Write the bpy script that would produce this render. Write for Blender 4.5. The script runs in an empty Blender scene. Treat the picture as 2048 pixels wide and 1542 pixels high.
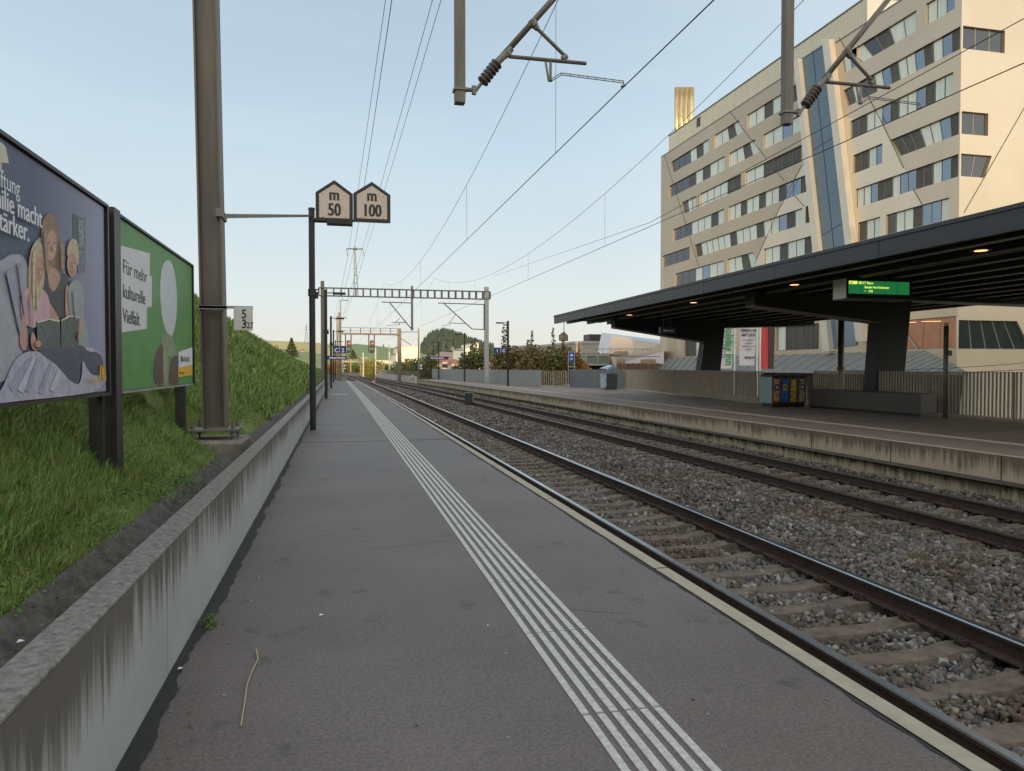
import bpy, bmesh, math, random
import numpy as np
from mathutils import Vector, Matrix, geometry
R=math.radians
rnd=random.Random(7)
S=bpy.context.scene
COL=S.collection
# ---------------------------------------------------------------- camera, sky, sun
F=1480.0; CX,CY=1024.0,771.0
cd=bpy.data.cameras.new('camera'); cam=bpy.data.objects.new('camera',cd); COL.objects.link(cam); S.camera=cam
cd.sensor_width=36; cd.lens=36*F/2048; cd.clip_end=8000; cd.clip_start=0.05
cam.location=(0,0,1.5); cam.rotation_euler=(R(90-1.393),0,R(-13.12))
SUN_EL=5.0; SUN_AZ=-7.0      # azimuth of the sun's travel direction measured from +Y towards +X is -SUN_AZ
wd=bpy.data.worlds.new('World'); S.world=wd; wd.use_nodes=True
nt=wd.node_tree; bg=nt.nodes['Background']
sky=nt.nodes.new('ShaderNodeTexSky'); sky.sky_type='NISHITA'; sky.sun_disc=False
sky.sun_elevation=R(SUN_EL); sky.sun_rotation=R(180+7); sky.altitude=500
sky.air_density=1.0; sky.dust_density=0.6; sky.ozone_density=1.6
hs=nt.nodes.new('ShaderNodeHueSaturation'); hs.inputs['Saturation'].default_value=.7; hs.inputs['Value'].default_value=.13; nt.links.new(sky.outputs[0],hs.inputs['Color'])
# thin veil of high cloud that pales the sky evenly: colour follows elevation only
tc=nt.nodes.new('ShaderNodeTexCoord'); sx=nt.nodes.new('ShaderNodeSeparateXYZ'); nt.links.new(tc.outputs['Generated'],sx.inputs[0])
vr=nt.nodes.new('ShaderNodeValToRGB'); cr=vr.color_ramp
for i in range(3): cr.elements.new(.5)
for e,(p,c) in zip(cr.elements,((0.0,(.58,.57,.54)),(.10,(.55,.60,.62)),(.28,(.44,.55,.63)),(.5,(.31,.41,.51)),(1.0,(.36,.40,.46)))): e.position=p; e.color=(*c,1)
nt.links.new(sx.outputs[2],vr.inputs[0])
mw=nt.nodes.new('ShaderNodeMix'); mw.data_type='RGBA'; mw.inputs[0].default_value=.8; nt.links.new(hs.outputs[0],mw.inputs[6])
cm_=nt.nodes.new('ShaderNodeMapping'); cm_.inputs['Scale'].default_value=(1.6,1.6,11); cm_.inputs['Rotation'].default_value=(.12,.05,.3); nt.links.new(tc.outputs['Generated'],cm_.inputs[0])
cn=nt.nodes.new('ShaderNodeTexNoise'); cn.inputs['Scale'].default_value=1.5; cn.inputs['Detail'].default_value=6; cn.inputs['Roughness'].default_value=.55; nt.links.new(cm_.outputs[0],cn.inputs[0])
cq=nt.nodes.new('ShaderNodeMapRange'); cq.inputs[1].default_value=.48; cq.inputs[2].default_value=.8; cq.inputs[3].default_value=0; cq.inputs[4].default_value=.12; nt.links.new(cn.outputs[0],cq.inputs[0])
cx_m=nt.nodes.new('ShaderNodeMix'); cx_m.data_type='RGBA'; cx_m.inputs[7].default_value=(.72,.68,.64,1); nt.links.new(cq.outputs[0],cx_m.inputs[0]); nt.links.new(vr.outputs[0],cx_m.inputs[6]); nt.links.new(cx_m.outputs[2],mw.inputs[7])
# the half of the sky towards the rising sun is brighter and warmer
gy=nt.nodes.new('ShaderNodeMapRange'); gy.inputs[1].default_value=.93; gy.inputs[2].default_value=-.9; gy.inputs[3].default_value=0; gy.inputs[4].default_value=1; nt.links.new(sx.outputs[1],gy.inputs[0])
gm=nt.nodes.new('ShaderNodeMix'); gm.data_type='RGBA'; gm.blend_type='MIX'; gm.inputs[6].default_value=(1,1,1,1); gm.inputs[7].default_value=(3.1,2.65,2.15,1); nt.links.new(gy.outputs[0],gm.inputs[0])
gg=nt.nodes.new('ShaderNodeMix'); gg.data_type='RGBA'; gg.blend_type='MULTIPLY'; gg.inputs[0].default_value=1; nt.links.new(mw.outputs[2],gg.inputs[6]); nt.links.new(gm.outputs[2],gg.inputs[7])
nt.links.new(gg.outputs[2],bg.inputs[0]); bg.inputs[1].default_value=1.0
sl=bpy.data.lights.new('sun','SUN'); so=bpy.data.objects.new('sun',sl); COL.objects.link(so)
sl.energy=1.9; sl.angle=R(1.0); sl.color=(1.0,0.74,0.42)
tr=Vector((math.sin(R(7))*math.cos(R(SUN_EL)),math.cos(R(7))*math.cos(R(SUN_EL)),-math.sin(R(SUN_EL))))
so.rotation_euler=tr.to_track_quat('-Z','Y').to_euler(); so.location=(-5,-40,40)
S.view_settings.view_transform='Standard'; S.view_settings.look='None'; S.view_settings.gamma=1
S.view_settings.exposure=0.5
S.cycles.max_bounces=6
# ---------------------------------------------------------------- pixel geometry (measuring only)
CM=cam.rotation_euler.to_matrix(); CO=Vector(cam.location)
def ray(px,py): return CM@Vector(((px-CX)/F,-(py-CY)/F,-1))
def onX(px,py,X): d=ray(px,py); t=X/d.x; return CO+d*t
def onY(px,py,Y): d=ray(px,py); t=Y/d.y; return CO+d*t
def onZ(px,py,z): d=ray(px,py); t=(z-1.5)/d.z; return CO+d*t
def atD(px,py,D): return CO+ray(px,py)*D
def kk(X): return float(np.interp(X,[-2,5,8,12],[0.4e-4,0.6e-4,1.7e-4,1.8e-4]))
def WX(X,Y): return X-kk(X)*Y*Y if Y>0 else X
# ---------------------------------------------------------------- mesh builder
ORG={}
class MB:
    def __init__(s): s.v=[];s.f=[];s.m=[]
    def add(s,vs,fs,m=0):
        b=len(s.v); s.v.extend([tuple(p) for p in vs]); s.f.extend([tuple(i+b for i in f) for f in fs]); s.m.extend([m]*len(fs)); return s
    def box(s,x0,x1,y0,y1,z0,z1,m=0):
        return s.add([(x0,y0,z0),(x1,y0,z0),(x1,y1,z0),(x0,y1,z0),(x0,y0,z1),(x1,y0,z1),(x1,y1,z1),(x0,y1,z1)],
            [(0,3,2,1),(4,5,6,7),(0,1,5,4),(1,2,6,5),(2,3,7,6),(3,0,4,7)],m)
    def poly(s,pts,m=0): return s.add(pts,[tuple(range(len(pts)))],m)
    def prism(s,pts,d,m=0):
        n=len(pts); d=Vector(d); a=[Vector(p) for p in pts]; b=[p+d for p in a]
        fs=[tuple(range(n))[::-1],tuple(range(n,2*n))]+[(i,(i+1)%n,n+(i+1)%n,n+i) for i in range(n)]
        return s.add(a+b,fs,m)
    def beam(s,p0,p1,w,h,m=0,up=(0,0,1)):
        p0=Vector(p0);p1=Vector(p1); d=(p1-p0).normalized(); u=Vector(up)
        if abs(d.dot(u))>.99: u=Vector((0,1,0))
        a=d.cross(u).normalized()*w/2; b=a.cross(d).normalized()*h/2
        vs=[p+x*a+y*b for p in(p0,p1) for x,y in((-1,-1),(1,-1),(1,1),(-1,1))]
        return s.add(vs,[(3,2,1,0),(4,5,6,7),(0,1,5,4),(1,2,6,5),(2,3,7,6),(3,0,4,7)],m)
    def tube(s,pts,r,n=8,m=0,r2=None):
        pts=[Vector(p) for p in pts]; vs=[]; k=len(pts)
        for i,p in enumerate(pts):
            d=(pts[min(i+1,k-1)]-pts[max(i-1,0)]).normalized()
            u=Vector((0,0,1)) if abs(d.z)<.9 else Vector((1,0,0))
            a=d.cross(u).normalized(); b=a.cross(d)
            rr=r if r2 is None else r+(r2-r)*i/(k-1)
            if isinstance(r,(list,tuple)): rr=r[i]
            for j in range(n):
                t=2*math.pi*j/n; vs.append(p+a*math.cos(t)*rr+b*math.sin(t)*rr)
        fs=[(i*n+j,i*n+(j+1)%n,(i+1)*n+(j+1)%n,(i+1)*n+j) for i in range(k-1) for j in range(n)]
        fs+=[tuple(range(n))[::-1],tuple(range((k-1)*n,k*n))]
        return s.add(vs,fs,m)
    def text(s,t,size,o,xd,yd,m=0,al='LEFT',ext=.0015,sx=1.0,off=0.0):
        c=bpy.data.curves.new('t','FONT'); c.body=t; c.size=size; c.align_x=al; c.extrude=ext; c.offset=off; c.resolution_u=3
        ob=bpy.data.objects.new('t',c); me=bpy.data.meshes.new_from_object(ob)
        xd=Vector(xd).normalized(); yd=Vector(yd).normalized(); zd=xd.cross(yd); o=Vector(o)
        s.add([o+xd*v.co.x*sx+yd*v.co.y+zd*v.co.z for v in me.vertices],[tuple(p.vertices) for p in me.polygons],m)
        bpy.data.objects.remove(ob); bpy.data.curves.remove(c); bpy.data.meshes.remove(me); return s
    def build(s,name,mats,parent=None,org=None,smooth=False,bevel=0):
        me=bpy.data.meshes.new(name)
        if parent is not None: o=ORG[parent.name]
        else: o=Vector(org) if org is not None else Vector((0,0,0))
        me.from_pydata([(p[0]-o.x,p[1]-o.y,p[2]-o.z) for p in s.v],[],s.f)
        for mt in (mats if isinstance(mats,(list,tuple)) else [mats]): me.materials.append(mt)
        if any(s.m): me.polygons.foreach_set('material_index',s.m)
        if smooth: me.polygons.foreach_set('use_smooth',[True]*len(s.f))
        me.update()
        ob=bpy.data.objects.new(name,me); COL.objects.link(ob)
        if parent is not None: ob.parent=parent
        else: ob.location=o
        ORG[ob.name]=o
        if bevel:
            b=ob.modifiers.new('b','BEVEL'); b.width=bevel; b.segments=1; b.limit_method='ANGLE'
        return ob
def tag(o,label,cat,group=None):
    o['label']=label; o['category']=cat
    if group: o['group']=group
    return o
def struct(o,kind='structure'): o['kind']=kind; return o
def thing(name,label,cat,loc=(0,0,0),group=None):
    o=bpy.data.objects.new(name,None); COL.objects.link(o); o.location=loc; o.empty_display_size=.3
    ORG[o.name]=Vector(loc); return tag(o,label,cat,group)
def dup(root,loc,label=None,group=None):
    r=root.copy(); COL.objects.link(r); r.location=loc
    if label: r['label']=label
    if group: r['group']=group
    for ch in root.children:
        c=ch.copy(); COL.objects.link(c); c.parent=r
        for g in ch.children:
            d=g.copy(); COL.objects.link(d); d.parent=c
    return r
def npmesh(name,V,Fc,mat,n=3,org=None):
    me=bpy.data.meshes.new(name); V=np.asarray(V,dtype=np.float32); Fc=np.asarray(Fc,dtype=np.int32)
    me.vertices.add(len(V)); me.vertices.foreach_set('co',V.ravel())
    me.loops.add(Fc.size); me.loops.foreach_set('vertex_index',Fc.ravel())
    me.polygons.add(len(Fc)); me.polygons.foreach_set('loop_start',np.arange(0,Fc.size,n,dtype=np.int32))
    me.polygons.foreach_set('loop_total',np.full(len(Fc),n,dtype=np.int32)); me.update(calc_edges=True)
    me.materials.append(mat)
    ob=bpy.data.objects.new(name,me); COL.objects.link(ob); ORG[ob.name]=Vector((0,0,0)); return ob
# ---------------------------------------------------------------- materials
def srgb(c): return tuple((x/255/12.92 if x/255<=.04045 else ((x/255+.055)/1.055)**2.4) for x in c)
def mat(name,col,rough=.7,metal=0.,var=.2,scale=3.,bump=0.,bscale=60.,col2=None,emit=None,estr=0,coat=0,stretch=None,island=0,detail=6,spec=None):
    m=bpy.data.materials.new(name); m.use_nodes=True; n=m.node_tree; N=n.nodes; L=n.links; b=N['Principled BSDF']
    b.inputs['Roughness'].default_value=rough; b.inputs['Metallic'].default_value=metal
    if coat: b.inputs['Coat Weight'].default_value=coat; b.inputs['Coat Roughness'].default_value=.08
    if spec is not None: b.inputs['Specular IOR Level'].default_value=spec
    g=N.new('ShaderNodeNewGeometry'); mp=N.new('ShaderNodeMapping'); L.new(g.outputs['Position'],mp.inputs[0])
    if stretch: mp.inputs['Scale'].default_value=stretch
    c=col; c2=col2 or tuple(x*(1-var) for x in col)
    if not col2: c=tuple(min(1,x*(1+var)) for x in col)
    nz=N.new('ShaderNodeTexNoise'); nz.inputs['Scale'].default_value=scale; nz.inputs['Detail'].default_value=detail; nz.inputs['Roughness'].default_value=.65
    L.new(mp.outputs[0],nz.inputs[0])
    rp=N.new('ShaderNodeValToRGB'); rp.color_ramp.elements[0].position=.3; rp.color_ramp.elements[1].position=.7
    rp.color_ramp.elements[0].color=(*c2,1); rp.color_ramp.elements[1].color=(*c,1)
    L.new(nz.outputs[0],rp.inputs[0]); out=rp.outputs[0]
    if island:
        mx=N.new('ShaderNodeMix'); mx.data_type='RGBA'; mx.blend_type='MULTIPLY'; mx.inputs[0].default_value=1
        r2=N.new('ShaderNodeMapRange'); r2.inputs[3].default_value=1-island; r2.inputs[4].default_value=1+island
        L.new(g.outputs['Random Per Island'],r2.inputs[0]); L.new(out,mx.inputs[6]); L.new(r2.outputs[0],mx.inputs[7]); out=mx.outputs[2]
    L.new(out,b.inputs['Base Color'])
    if bump:
        n2=N.new('ShaderNodeTexNoise'); n2.inputs['Scale'].default_value=bscale; n2.inputs['Detail'].default_value=4; L.new(g.outputs['Position'],n2.inputs[0])
        bp=N.new('ShaderNodeBump'); bp.inputs['Strength'].default_value=bump; bp.inputs['Distance'].default_value=.01
        L.new(n2.outputs[0],bp.inputs['Height']); L.new(bp.outputs[0],b.inputs['Normal'])
    if emit: b.inputs['Emission Color'].default_value=(*emit,1); b.inputs['Emission Strength'].default_value=estr
    return m
def island_after(m):
    n=m.node_tree; N,L,b=n.nodes,n.links,n.nodes['Principled BSDF']; g=N.new('ShaderNodeNewGeometry'); nz=N.new('ShaderNodeTexNoise'); nz.inputs['Scale'].default_value=.9; nz.inputs['Detail'].default_value=5; L.new(g.outputs['Position'],nz.inputs[0])
    rp=N.new('ShaderNodeValToRGB'); rp.color_ramp.elements[0].position=.47; rp.color_ramp.elements[0].color=(1,1,1,1); rp.color_ramp.elements[1].position=.66; rp.color_ramp.elements[1].color=(.68,.54,.44,1); L.new(nz.outputs[0],rp.inputs[0])
    mx=N.new('ShaderNodeMix'); mx.data_type='RGBA'; mx.blend_type='MULTIPLY'; mx.inputs[0].default_value=1; L.new(b.inputs['Base Color'].links[0].from_socket,mx.inputs[6]); L.new(rp.outputs[0],mx.inputs[7]); L.new(mx.outputs[2],b.inputs['Base Color'])
def nodes(m):
    n=m.node_tree; return n,n.nodes,n.links,n.nodes['Principled BSDF']
def island_ramp(m,cols):
    n,N,L,b=nodes(m); g=N.new('ShaderNodeNewGeometry'); rp=N.new('ShaderNodeValToRGB'); cr=rp.color_ramp
    while len(cr.elements)<len(cols): cr.elements.new(.5)
    for i,c in enumerate(cols): cr.elements[i].position=i/(len(cols)-1); cr.elements[i].color=(*c,1)
    L.new(g.outputs['Random Per Island'],rp.inputs[0]); L.new(rp.outputs[0],b.inputs['Base Color']); return m
K={}
K['steel']=mat('galvanised_steel',(.19,.17,.15),.5,.5,.25,3,.1,80)
K['steelbrown']=mat('weathered_mast_steel',(.15,.12,.10),.5,.35,.25,1.2,.1,60,stretch=(6,6,.7))
K['steellight']=mat('pale_galvanised_steel',(.34,.34,.34),.45,.4,.2,4)
K['black']=mat('black_paint',(.012,.013,.016),.5,0,.3,5)
K['dark']=mat('dark_brown_paint',(.025,.02,.018),.4,0,.3,4)
K['anthracite']=mat('anthracite_paint',(.032,.036,.042),.4,.2,.1,2)
K['wire']=mat('copper_wire',(.03,.03,.035),.5,.5,.1,5)
K['white']=mat('white_paint',(.72,.72,.7),.5,0,.06,6)
K['signface']=mat('sign_face',(.6,.47,.40),.5,0,.03,2)
K['signblue']=mat('sign_blue',(.012,.02,.14),.4,0,.1,6)
K['signwhite']=mat('sign_white',(.75,.75,.78),.5,0,.03,6)
K['signblack']=mat('sign_black',(.02,.013,.012),.5,0,.1,6)
K['rust']=mat('rusty_steel',(.055,.032,.024),.75,.2,.35,8,.3,120)
K['railtop']=mat('polished_rail_head',(.42,.45,.5),.22,1,.1,6)
K['railtop2']=mat('dull_rail_head',(.1,.07,.055),.4,.6,.2,6)
K['glass']=mat('window_glass',(.03,.04,.055),.06,0,.1,1,spec=.9)
K['gold']=mat('golden_flue_metal',(.75,.55,.28),.25,.9,.12,2)
K['wood']=mat('brown_slat_wood',(.22,.13,.09),.7,0,.3,4)
# asphalt
def asphalt(name,c,spk):
    m=mat(name,c,.6,0,.2,.5,.14,300); n,N,L,b=nodes(m)
    g=N.new('ShaderNodeNewGeometry')
    v=N.new('ShaderNodeTexVoronoi'); v.inputs['Scale'].default_value=120; L.new(g.outputs['Position'],v.inputs[0])
    w=N.new('ShaderNodeTexNoise'); w.inputs['Scale'].default_value=55; w.inputs['Detail'].default_value=3; L.new(g.outputs['Position'],w.inputs[0])
    st=N.new('ShaderNodeTexNoise'); st.inputs['Scale'].default_value=3.1; st.inputs['Detail'].default_value=8; st.inputs['Roughness'].default_value=.6; L.new(g.outputs['Position'],st.inputs[0])
    rs=N.new('ShaderNodeValToRGB'); rs.color_ramp.elements[0].position=.60; rs.color_ramp.elements[0].color=(1,1,1,1); rs.color_ramp.elements[1].position=.67; rs.color_ramp.elements[1].color=(.66,.66,.68,1); L.new(st.outputs[0],rs.inputs[0])
    r1=N.new('ShaderNodeValToRGB'); r1.color_ramp.elements[0].position=.0; r1.color_ramp.elements[0].color=(*spk,1); r1.color_ramp.elements[1].position=.28; r1.color_ramp.elements[1].color=(0,0,0,1); L.new(v.outputs['Distance'],r1.inputs[0])
    cm=N.new('ShaderNodeTexWhiteNoise'); L.new(v.outputs['Position'],cm.inputs[0])
    gt=N.new('ShaderNodeMath'); gt.operation='GREATER_THAN'; gt.inputs[1].default_value=.55; L.new(cm.outputs[0],gt.inputs[0])
    old=b.inputs['Base Color'].links[0].from_socket
    m0=N.new('ShaderNodeMix'); m0.data_type='RGBA'; m0.blend_type='MULTIPLY'; m0.inputs[0].default_value=1; L.new(old,m0.inputs[6]); L.new(rs.outputs[0],m0.inputs[7])
    mr=N.new('ShaderNodeMapRange'); mr.inputs[1].default_value=.3; mr.inputs[2].default_value=.7; mr.inputs[3].default_value=.72; mr.inputs[4].default_value=1.28; L.new(w.outputs[0],mr.inputs[0])
    m1=N.new('ShaderNodeMix'); m1.data_type='RGBA'; m1.blend_type='MULTIPLY'; m1.inputs[0].default_value=1; L.new(m0.outputs[2],m1.inputs[6]); L.new(mr.outputs[0],m1.inputs[7])
    m2=N.new('ShaderNodeMix'); m2.data_type='RGBA'; m2.blend_type='ADD'; L.new(gt.outputs[0],m2.inputs[0]); L.new(m1.outputs[2],m2.inputs[6]); L.new(r1.outputs[0],m2.inputs[7])
    L.new(m2.outputs[2],b.inputs['Base Color']); return m
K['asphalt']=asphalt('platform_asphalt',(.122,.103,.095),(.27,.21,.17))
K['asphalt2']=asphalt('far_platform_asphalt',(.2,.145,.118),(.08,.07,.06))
K['seal']=mat('black_joint_sealant',(.02,.02,.02),.7,0,.3,20,.5,150)
K['edge']=mat('edge_stone',(.36,.315,.25),.85,0,.14,9,.3,200)
K['paint']=mat('worn_white_paint',(.6,.6,.57),.7,0,.22,38,.2,250,col2=(.36,.35,.33))
K['beige']=mat('worn_beige_paint',(.42,.35,.29),.8,0,.12,8,.2,200)
# stained concrete with run-down streaks
def stained(name,c,dirt,ztop,depth,hs=9):
    m=mat(name,c,.85,0,.12,1.2,.3,70); n,N,L,b=nodes(m); g=N.new('ShaderNodeNewGeometry')
    mp=N.new('ShaderNodeMapping'); mp.inputs['Scale'].default_value=(hs,hs,.35); L.new(g.outputs['Position'],mp.inputs[0])
    nz=N.new('ShaderNodeTexNoise'); nz.inputs['Scale'].default_value=1.6; nz.inputs['Detail'].default_value=6; nz.inputs['Roughness'].default_value=.7; L.new(mp.outputs[0],nz.inputs[0])
    sp=N.new('ShaderNodeSeparateXYZ'); L.new(g.outputs['Position'],sp.inputs[0])
    mr=N.new('ShaderNodeMapRange'); mr.inputs[1].default_value=ztop; mr.inputs[2].default_value=ztop-depth; mr.inputs[3].default_value=.30; mr.inputs[4].default_value=-.22; L.new(sp.outputs[2],mr.inputs[0])
    lo=N.new('ShaderNodeTexNoise'); lo.inputs['Scale'].default_value=1.1; lo.inputs['Detail'].default_value=4; L.new(g.outputs['Position'],lo.inputs[0])
    l2=N.new('ShaderNodeMapRange'); l2.inputs[1].default_value=.3; l2.inputs[2].default_value=.7; l2.inputs[3].default_value=-.11; l2.inputs[4].default_value=.09; L.new(lo.outputs[0],l2.inputs[0])
    a0=N.new('ShaderNodeMath'); a0.operation='ADD'; L.new(nz.outputs[0],a0.inputs[0]); L.new(l2.outputs[0],a0.inputs[1])
    ad=N.new('ShaderNodeMath'); ad.operation='ADD'; L.new(a0.outputs[0],ad.inputs[0]); L.new(mr.outputs[0],ad.inputs[1])
    rp=N.new('ShaderNodeValToRGB'); rp.color_ramp.elements[0].position=.50; rp.color_ramp.elements[0].color=(0,0,0,1); rp.color_ramp.elements[1].position=.72; rp.color_ramp.elements[1].color=(1,1,1,1); L.new(ad.outputs[0],rp.inputs[0])
    mx=N.new('ShaderNodeMix'); mx.data_type='RGBA'; L.new(rp.outputs[0],mx.inputs[0]); L.new(b.inputs['Base Color'].links[0].from_socket,mx.inputs[6]); mx.inputs[7].default_value=(*dirt,1)
    L.new(mx.outputs[2],b.inputs['Base Color']); return m
K['wallface']=stained('stained_wall_concrete',(.37,.37,.365),(.12,.105,.09),.62,.5)
K['walltop']=mat('lichen_wall_top',(.3,.28,.27),.9,0,0,30,.6,120,col2=(.1,.085,.08))
K['pface']=stained('stained_platform_slab',(.44,.345,.25),(.15,.11,.08),.03,.45,7)
K['plow']=stained('stained_platform_footing',(.46,.36,.25),(.14,.1,.07),-.4,.5,6)
K['conc']=mat('rough_concrete',(.2,.165,.14),.9,0,.35,5,.8,60)
K['gutter']=mat('dark_gutter_concrete',(.085,.075,.068),.9,0,.55,9,1.,35)
K['sleeper']=mat('weathered_sleeper_concrete',(.13,.10,.078),.9,0,.5,7,.6,150)
K['stone']=island_ramp(mat('ballast_stone',(.2,.2,.2),.85),[(.04,.038,.038),(.12,.115,.115),(.09,.07,.055),(.19,.18,.17),(.10,.065,.045),(.08,.078,.085),(.2,.18,.155),(.12,.09,.07),(.05,.046,.046),(.32,.30,.28),(.15,.12,.095),(.085,.066,.055)])
island_after(K['stone'])
K['bed']=mat('ballast_bed',(.1,.085,.075),.95,0,.45,25,1.0,40)
K['grassg']=mat('grass_soil',(.12,.16,.035),.95,0,.4,1.5,1.,20)
K['blade']=island_ramp(mat('grass_blade',(0.125,0.25,0.0375),.6),[(0.0562,0.125,0.0225),(0.1,0.2,0.0275),(0.15,0.263,0.0375),(0.2,0.3,0.05),(0.1,0.188,0.0312),(0.3,0.263,0.112),(0.075,0.163,0.0275),(0.25,0.15,0.0625)])
K['earth']=mat('ground_earth',(.1,.1,.06),.95,0,.3,.05)
K['facade_dim_refl']=mat('dim_reflection_cladding',(.47,.375,.27),.36,.72,.08,.10)  # same cladding, the duller reflection on the left put into the colour
K['facade_bright_refl']=mat('bright_reflection_cladding',(.68,.58,.46),.38,.6,.06,.10)  # same cladding, the brighter reflection of some panels put into the colour
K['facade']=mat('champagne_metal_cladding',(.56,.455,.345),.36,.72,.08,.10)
K['curtain']=mat('pale_curtained_glass',(.58,.62,.56),.15,0,.18,1.5,coat=.6,stretch=(1,9,.2))
K['bluegl']=mat('blue_tinted_glazing',(.10,.15,.20),.12,.3,.08,.3,spec=.8)
K['winframe']=mat('window_frame_grey',(.3,.27,.23),.5,.3,.1,3)
K['seamroof']=mat('standing_seam_zinc',(.2,.2,.185),.5,.3,.12,2)
# ================================================================ SETTING
YS=[-6,-3,0]+[2*i for i in range(1,30)]+[60+5*i for i in range(0,6)]
def strip(mb,X0,X1,z,ys,m=0):
    for a,b in zip(ys[:-1],ys[1:]):
        mb.add([(WX(X0,a),a,z),(WX(X1,a),a,z),(WX(X1,b),b,z),(WX(X0,b),b,z)],[(0,1,2,3)],m)
def vstrip(mb,X,z0,z1,ys,m=0,flip=False):
    for a,b in zip(ys[:-1],ys[1:]):
        q=[(WX(X,a),a,z0),(WX(X,b),b,z0),(WX(X,b),b,z1),(WX(X,a),a,z1)]
        mb.poly(q[::-1] if flip else q,m)
# ground sheet to the horizon, raised bed under the tracks
mb=MB(); mb.box(-4000,4000,-2500,6000,-7,-6.2); struct(mb.build('ground',K['earth']))
mb=MB(); ys=YS+[100,130,170,220,280,350,450]
strip(mb,-3,11.2,-.86,ys); vstrip(mb,-3,-6.2,-.86,ys); 
for a,b in zip(ys[:-1],ys[1:]): mb.add([(WX(11.2,a),a,-.86),(WX(11.2,b),b,-.86),(WX(16,b),b,-6.2),(WX(16,a),a,-6.2)],[(0,3,2,1)])
struct(mb.build('track_bed',K['bed']))
mb=MB(); vy=[93,110,130,160,200,260,340,450]
for a,b in zip(vy[:-1],vy[1:]): mb.add([(WX(8.6,a),a,-.93),(70,a,-1.6),(70,b,-1.6),(WX(8.6,b),b,-.93)],[(0,1,2,3)])
mb.poly([(WX(8.6,93),93,-.93),(70,93,-1.6),(70,93,-6.3),(WX(8.6,93),93,-6.3)]); struct(mb.build('verge',K['bed']))
# near platform
PE=85.0; pys=[y for y in YS if y<PE]+[PE]
mb=MB(); strip(mb,-.82,2.262,0,pys,0); strip(mb,2.285,2.39,0,pys,1)
strip(mb,2.262,2.285,-.006,pys,2); strip(mb,-.82,-.775,.003,pys,2)
vstrip(mb,2.39,-1.2,0,pys,1,True); mb.box(WX(-.82,PE),WX(2.39,PE),PE,PE+.02,-1.2,0,1)
struct(mb.build('platform',[K['asphalt'],K['edge'],K['seal']]))
# ragged edge of the joint sealing, seams of the edge stones
mb=MB()
y=1.5
wa=wb=.012
while y<30:
    l=.035 if y<12 else .1; na=min(.03,max(.004,wa+rnd.uniform(-.007,.007))); nb=min(.05,max(.003,wb+rnd.uniform(-.013,.013)))
    xa,xb=WX(2.262,y),WX(-.775,y); mb.poly([(xa-wa,y,.0035),(xa+.002,y,.0035),(xa+.002,y+l,.0035),(xa-na,y+l,.0035)]); mb.poly([(xb-.002,y,.0045),(xb+wb,y,.0045),(xb+nb,y+l,.0045),(xb-.002,y+l,.0045)]); wa,wb=na,nb; y+=l
yy=2.1
while yy<60: mb.box(WX(2.285,yy),WX(2.393,yy),yy,yy+.012,-.1,.0025); yy+=3.0
mb.box(WX(-.75,15),WX(2.26,15),15.3,15.33,.0005,.0035); mb.box(WX(-.75,15),WX(2.26,15),36,36.05,.0005,.0035)
struct(mb.build('platform_seam',K['seal']))
mb=MB(); y=1.0
while y<PE-.5:
    for i in range(6):
        x=1.01+i*.0655
        xa,xb=WX(x,y),WX(x,y+1); mb.add([(xa,y+.008,.0055),(xa+.034,y+.008,.0055),(xb+.034,y+1-.008,.0055),(xb,y+1-.008,.0055),(xa,y+.008,.0),(xa+.034,y+.008,0),(xb+.034,y+1-.008,0),(xb,y+1-.008,0)],[(0,1,2,3),(4,0,3,7),(1,5,6,2),(4,5,1,0),(3,2,6,7)])
    y+=1
mb.box(-.1-.35,.75-.35,42,42.5,.001,.004)
struct(mb.build('platform_marking',K['paint']))
# far platform
P2=.05; p2=[y for y in YS if y<90]+[90]
mb=MB()
mb_e=10.65
for a,b in zip(p2[:-1],p2[1:]):
    def xr(y): return float(np.interp(y,[-10,20,24,26,27,50,52,60,90],[18.6,18.6,18.6,18.6,20,21,19.3,15.6,12.3]))
    ea,eb=WX(mb_e,a),WX(mb_e,b)
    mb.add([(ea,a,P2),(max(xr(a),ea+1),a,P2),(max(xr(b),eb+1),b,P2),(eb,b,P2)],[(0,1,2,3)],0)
    mb.add([(max(xr(a),ea+1),a,P2),(max(xr(a),ea+1),a,-6),(max(xr(b),eb+1),b,-6),(max(xr(b),eb+1),b,P2)],[(0,1,2,3)],2)
    for (dx0,dx1,z0,z1,m) in ((0,.0,P2-.02,P2,1),):
        pass
    mb.add([(ea-.02,a,P2+.002),(ea+.14,a,P2+.004),(eb+.14,b,P2+.004),(eb-.02,b,P2+.002)],[(0,1,2,3)],3)
    mb.add([(ea-.02,a,-.36),(ea-.02,a,P2+.002),(eb-.02,b,P2+.002),(eb-.02,b,-.36)],[(0,1,2,3)],1)
    mb.add([(ea-.02,a,-.36),(ea+.1,a,-.36),(eb+.1,b,-.36),(eb-.02,b,-.36)],[(0,3,2,1)],1)
    mb.add([(ea+.1,a,-1.1),(ea+.1,a,-.36),(eb+.1,b,-.36),(eb+.1,b,-1.1)],[(0,1,2,3)],2)
mb.box(WX(mb_e,90)-.02,14,90,90.05,-6,P2,2)
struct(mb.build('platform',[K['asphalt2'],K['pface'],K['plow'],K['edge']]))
mb=MB()
for a,b in zip(p2[:-1],p2[1:]):
    mb.add([(WX(12.3,a)-.05,a,P2+.005),(WX(12.3,a)+.3,a,P2+.005),(WX(12.3,b)+.3,b,P2+.005),(WX(12.3,b)-.05,b,P2+.005)],[(0,1,2,3)])
mb.box(15.2,15.9,40,40.5,P2+.002,P2+.005)
struct(mb.build('platform_marking',K['beige']))
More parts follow.
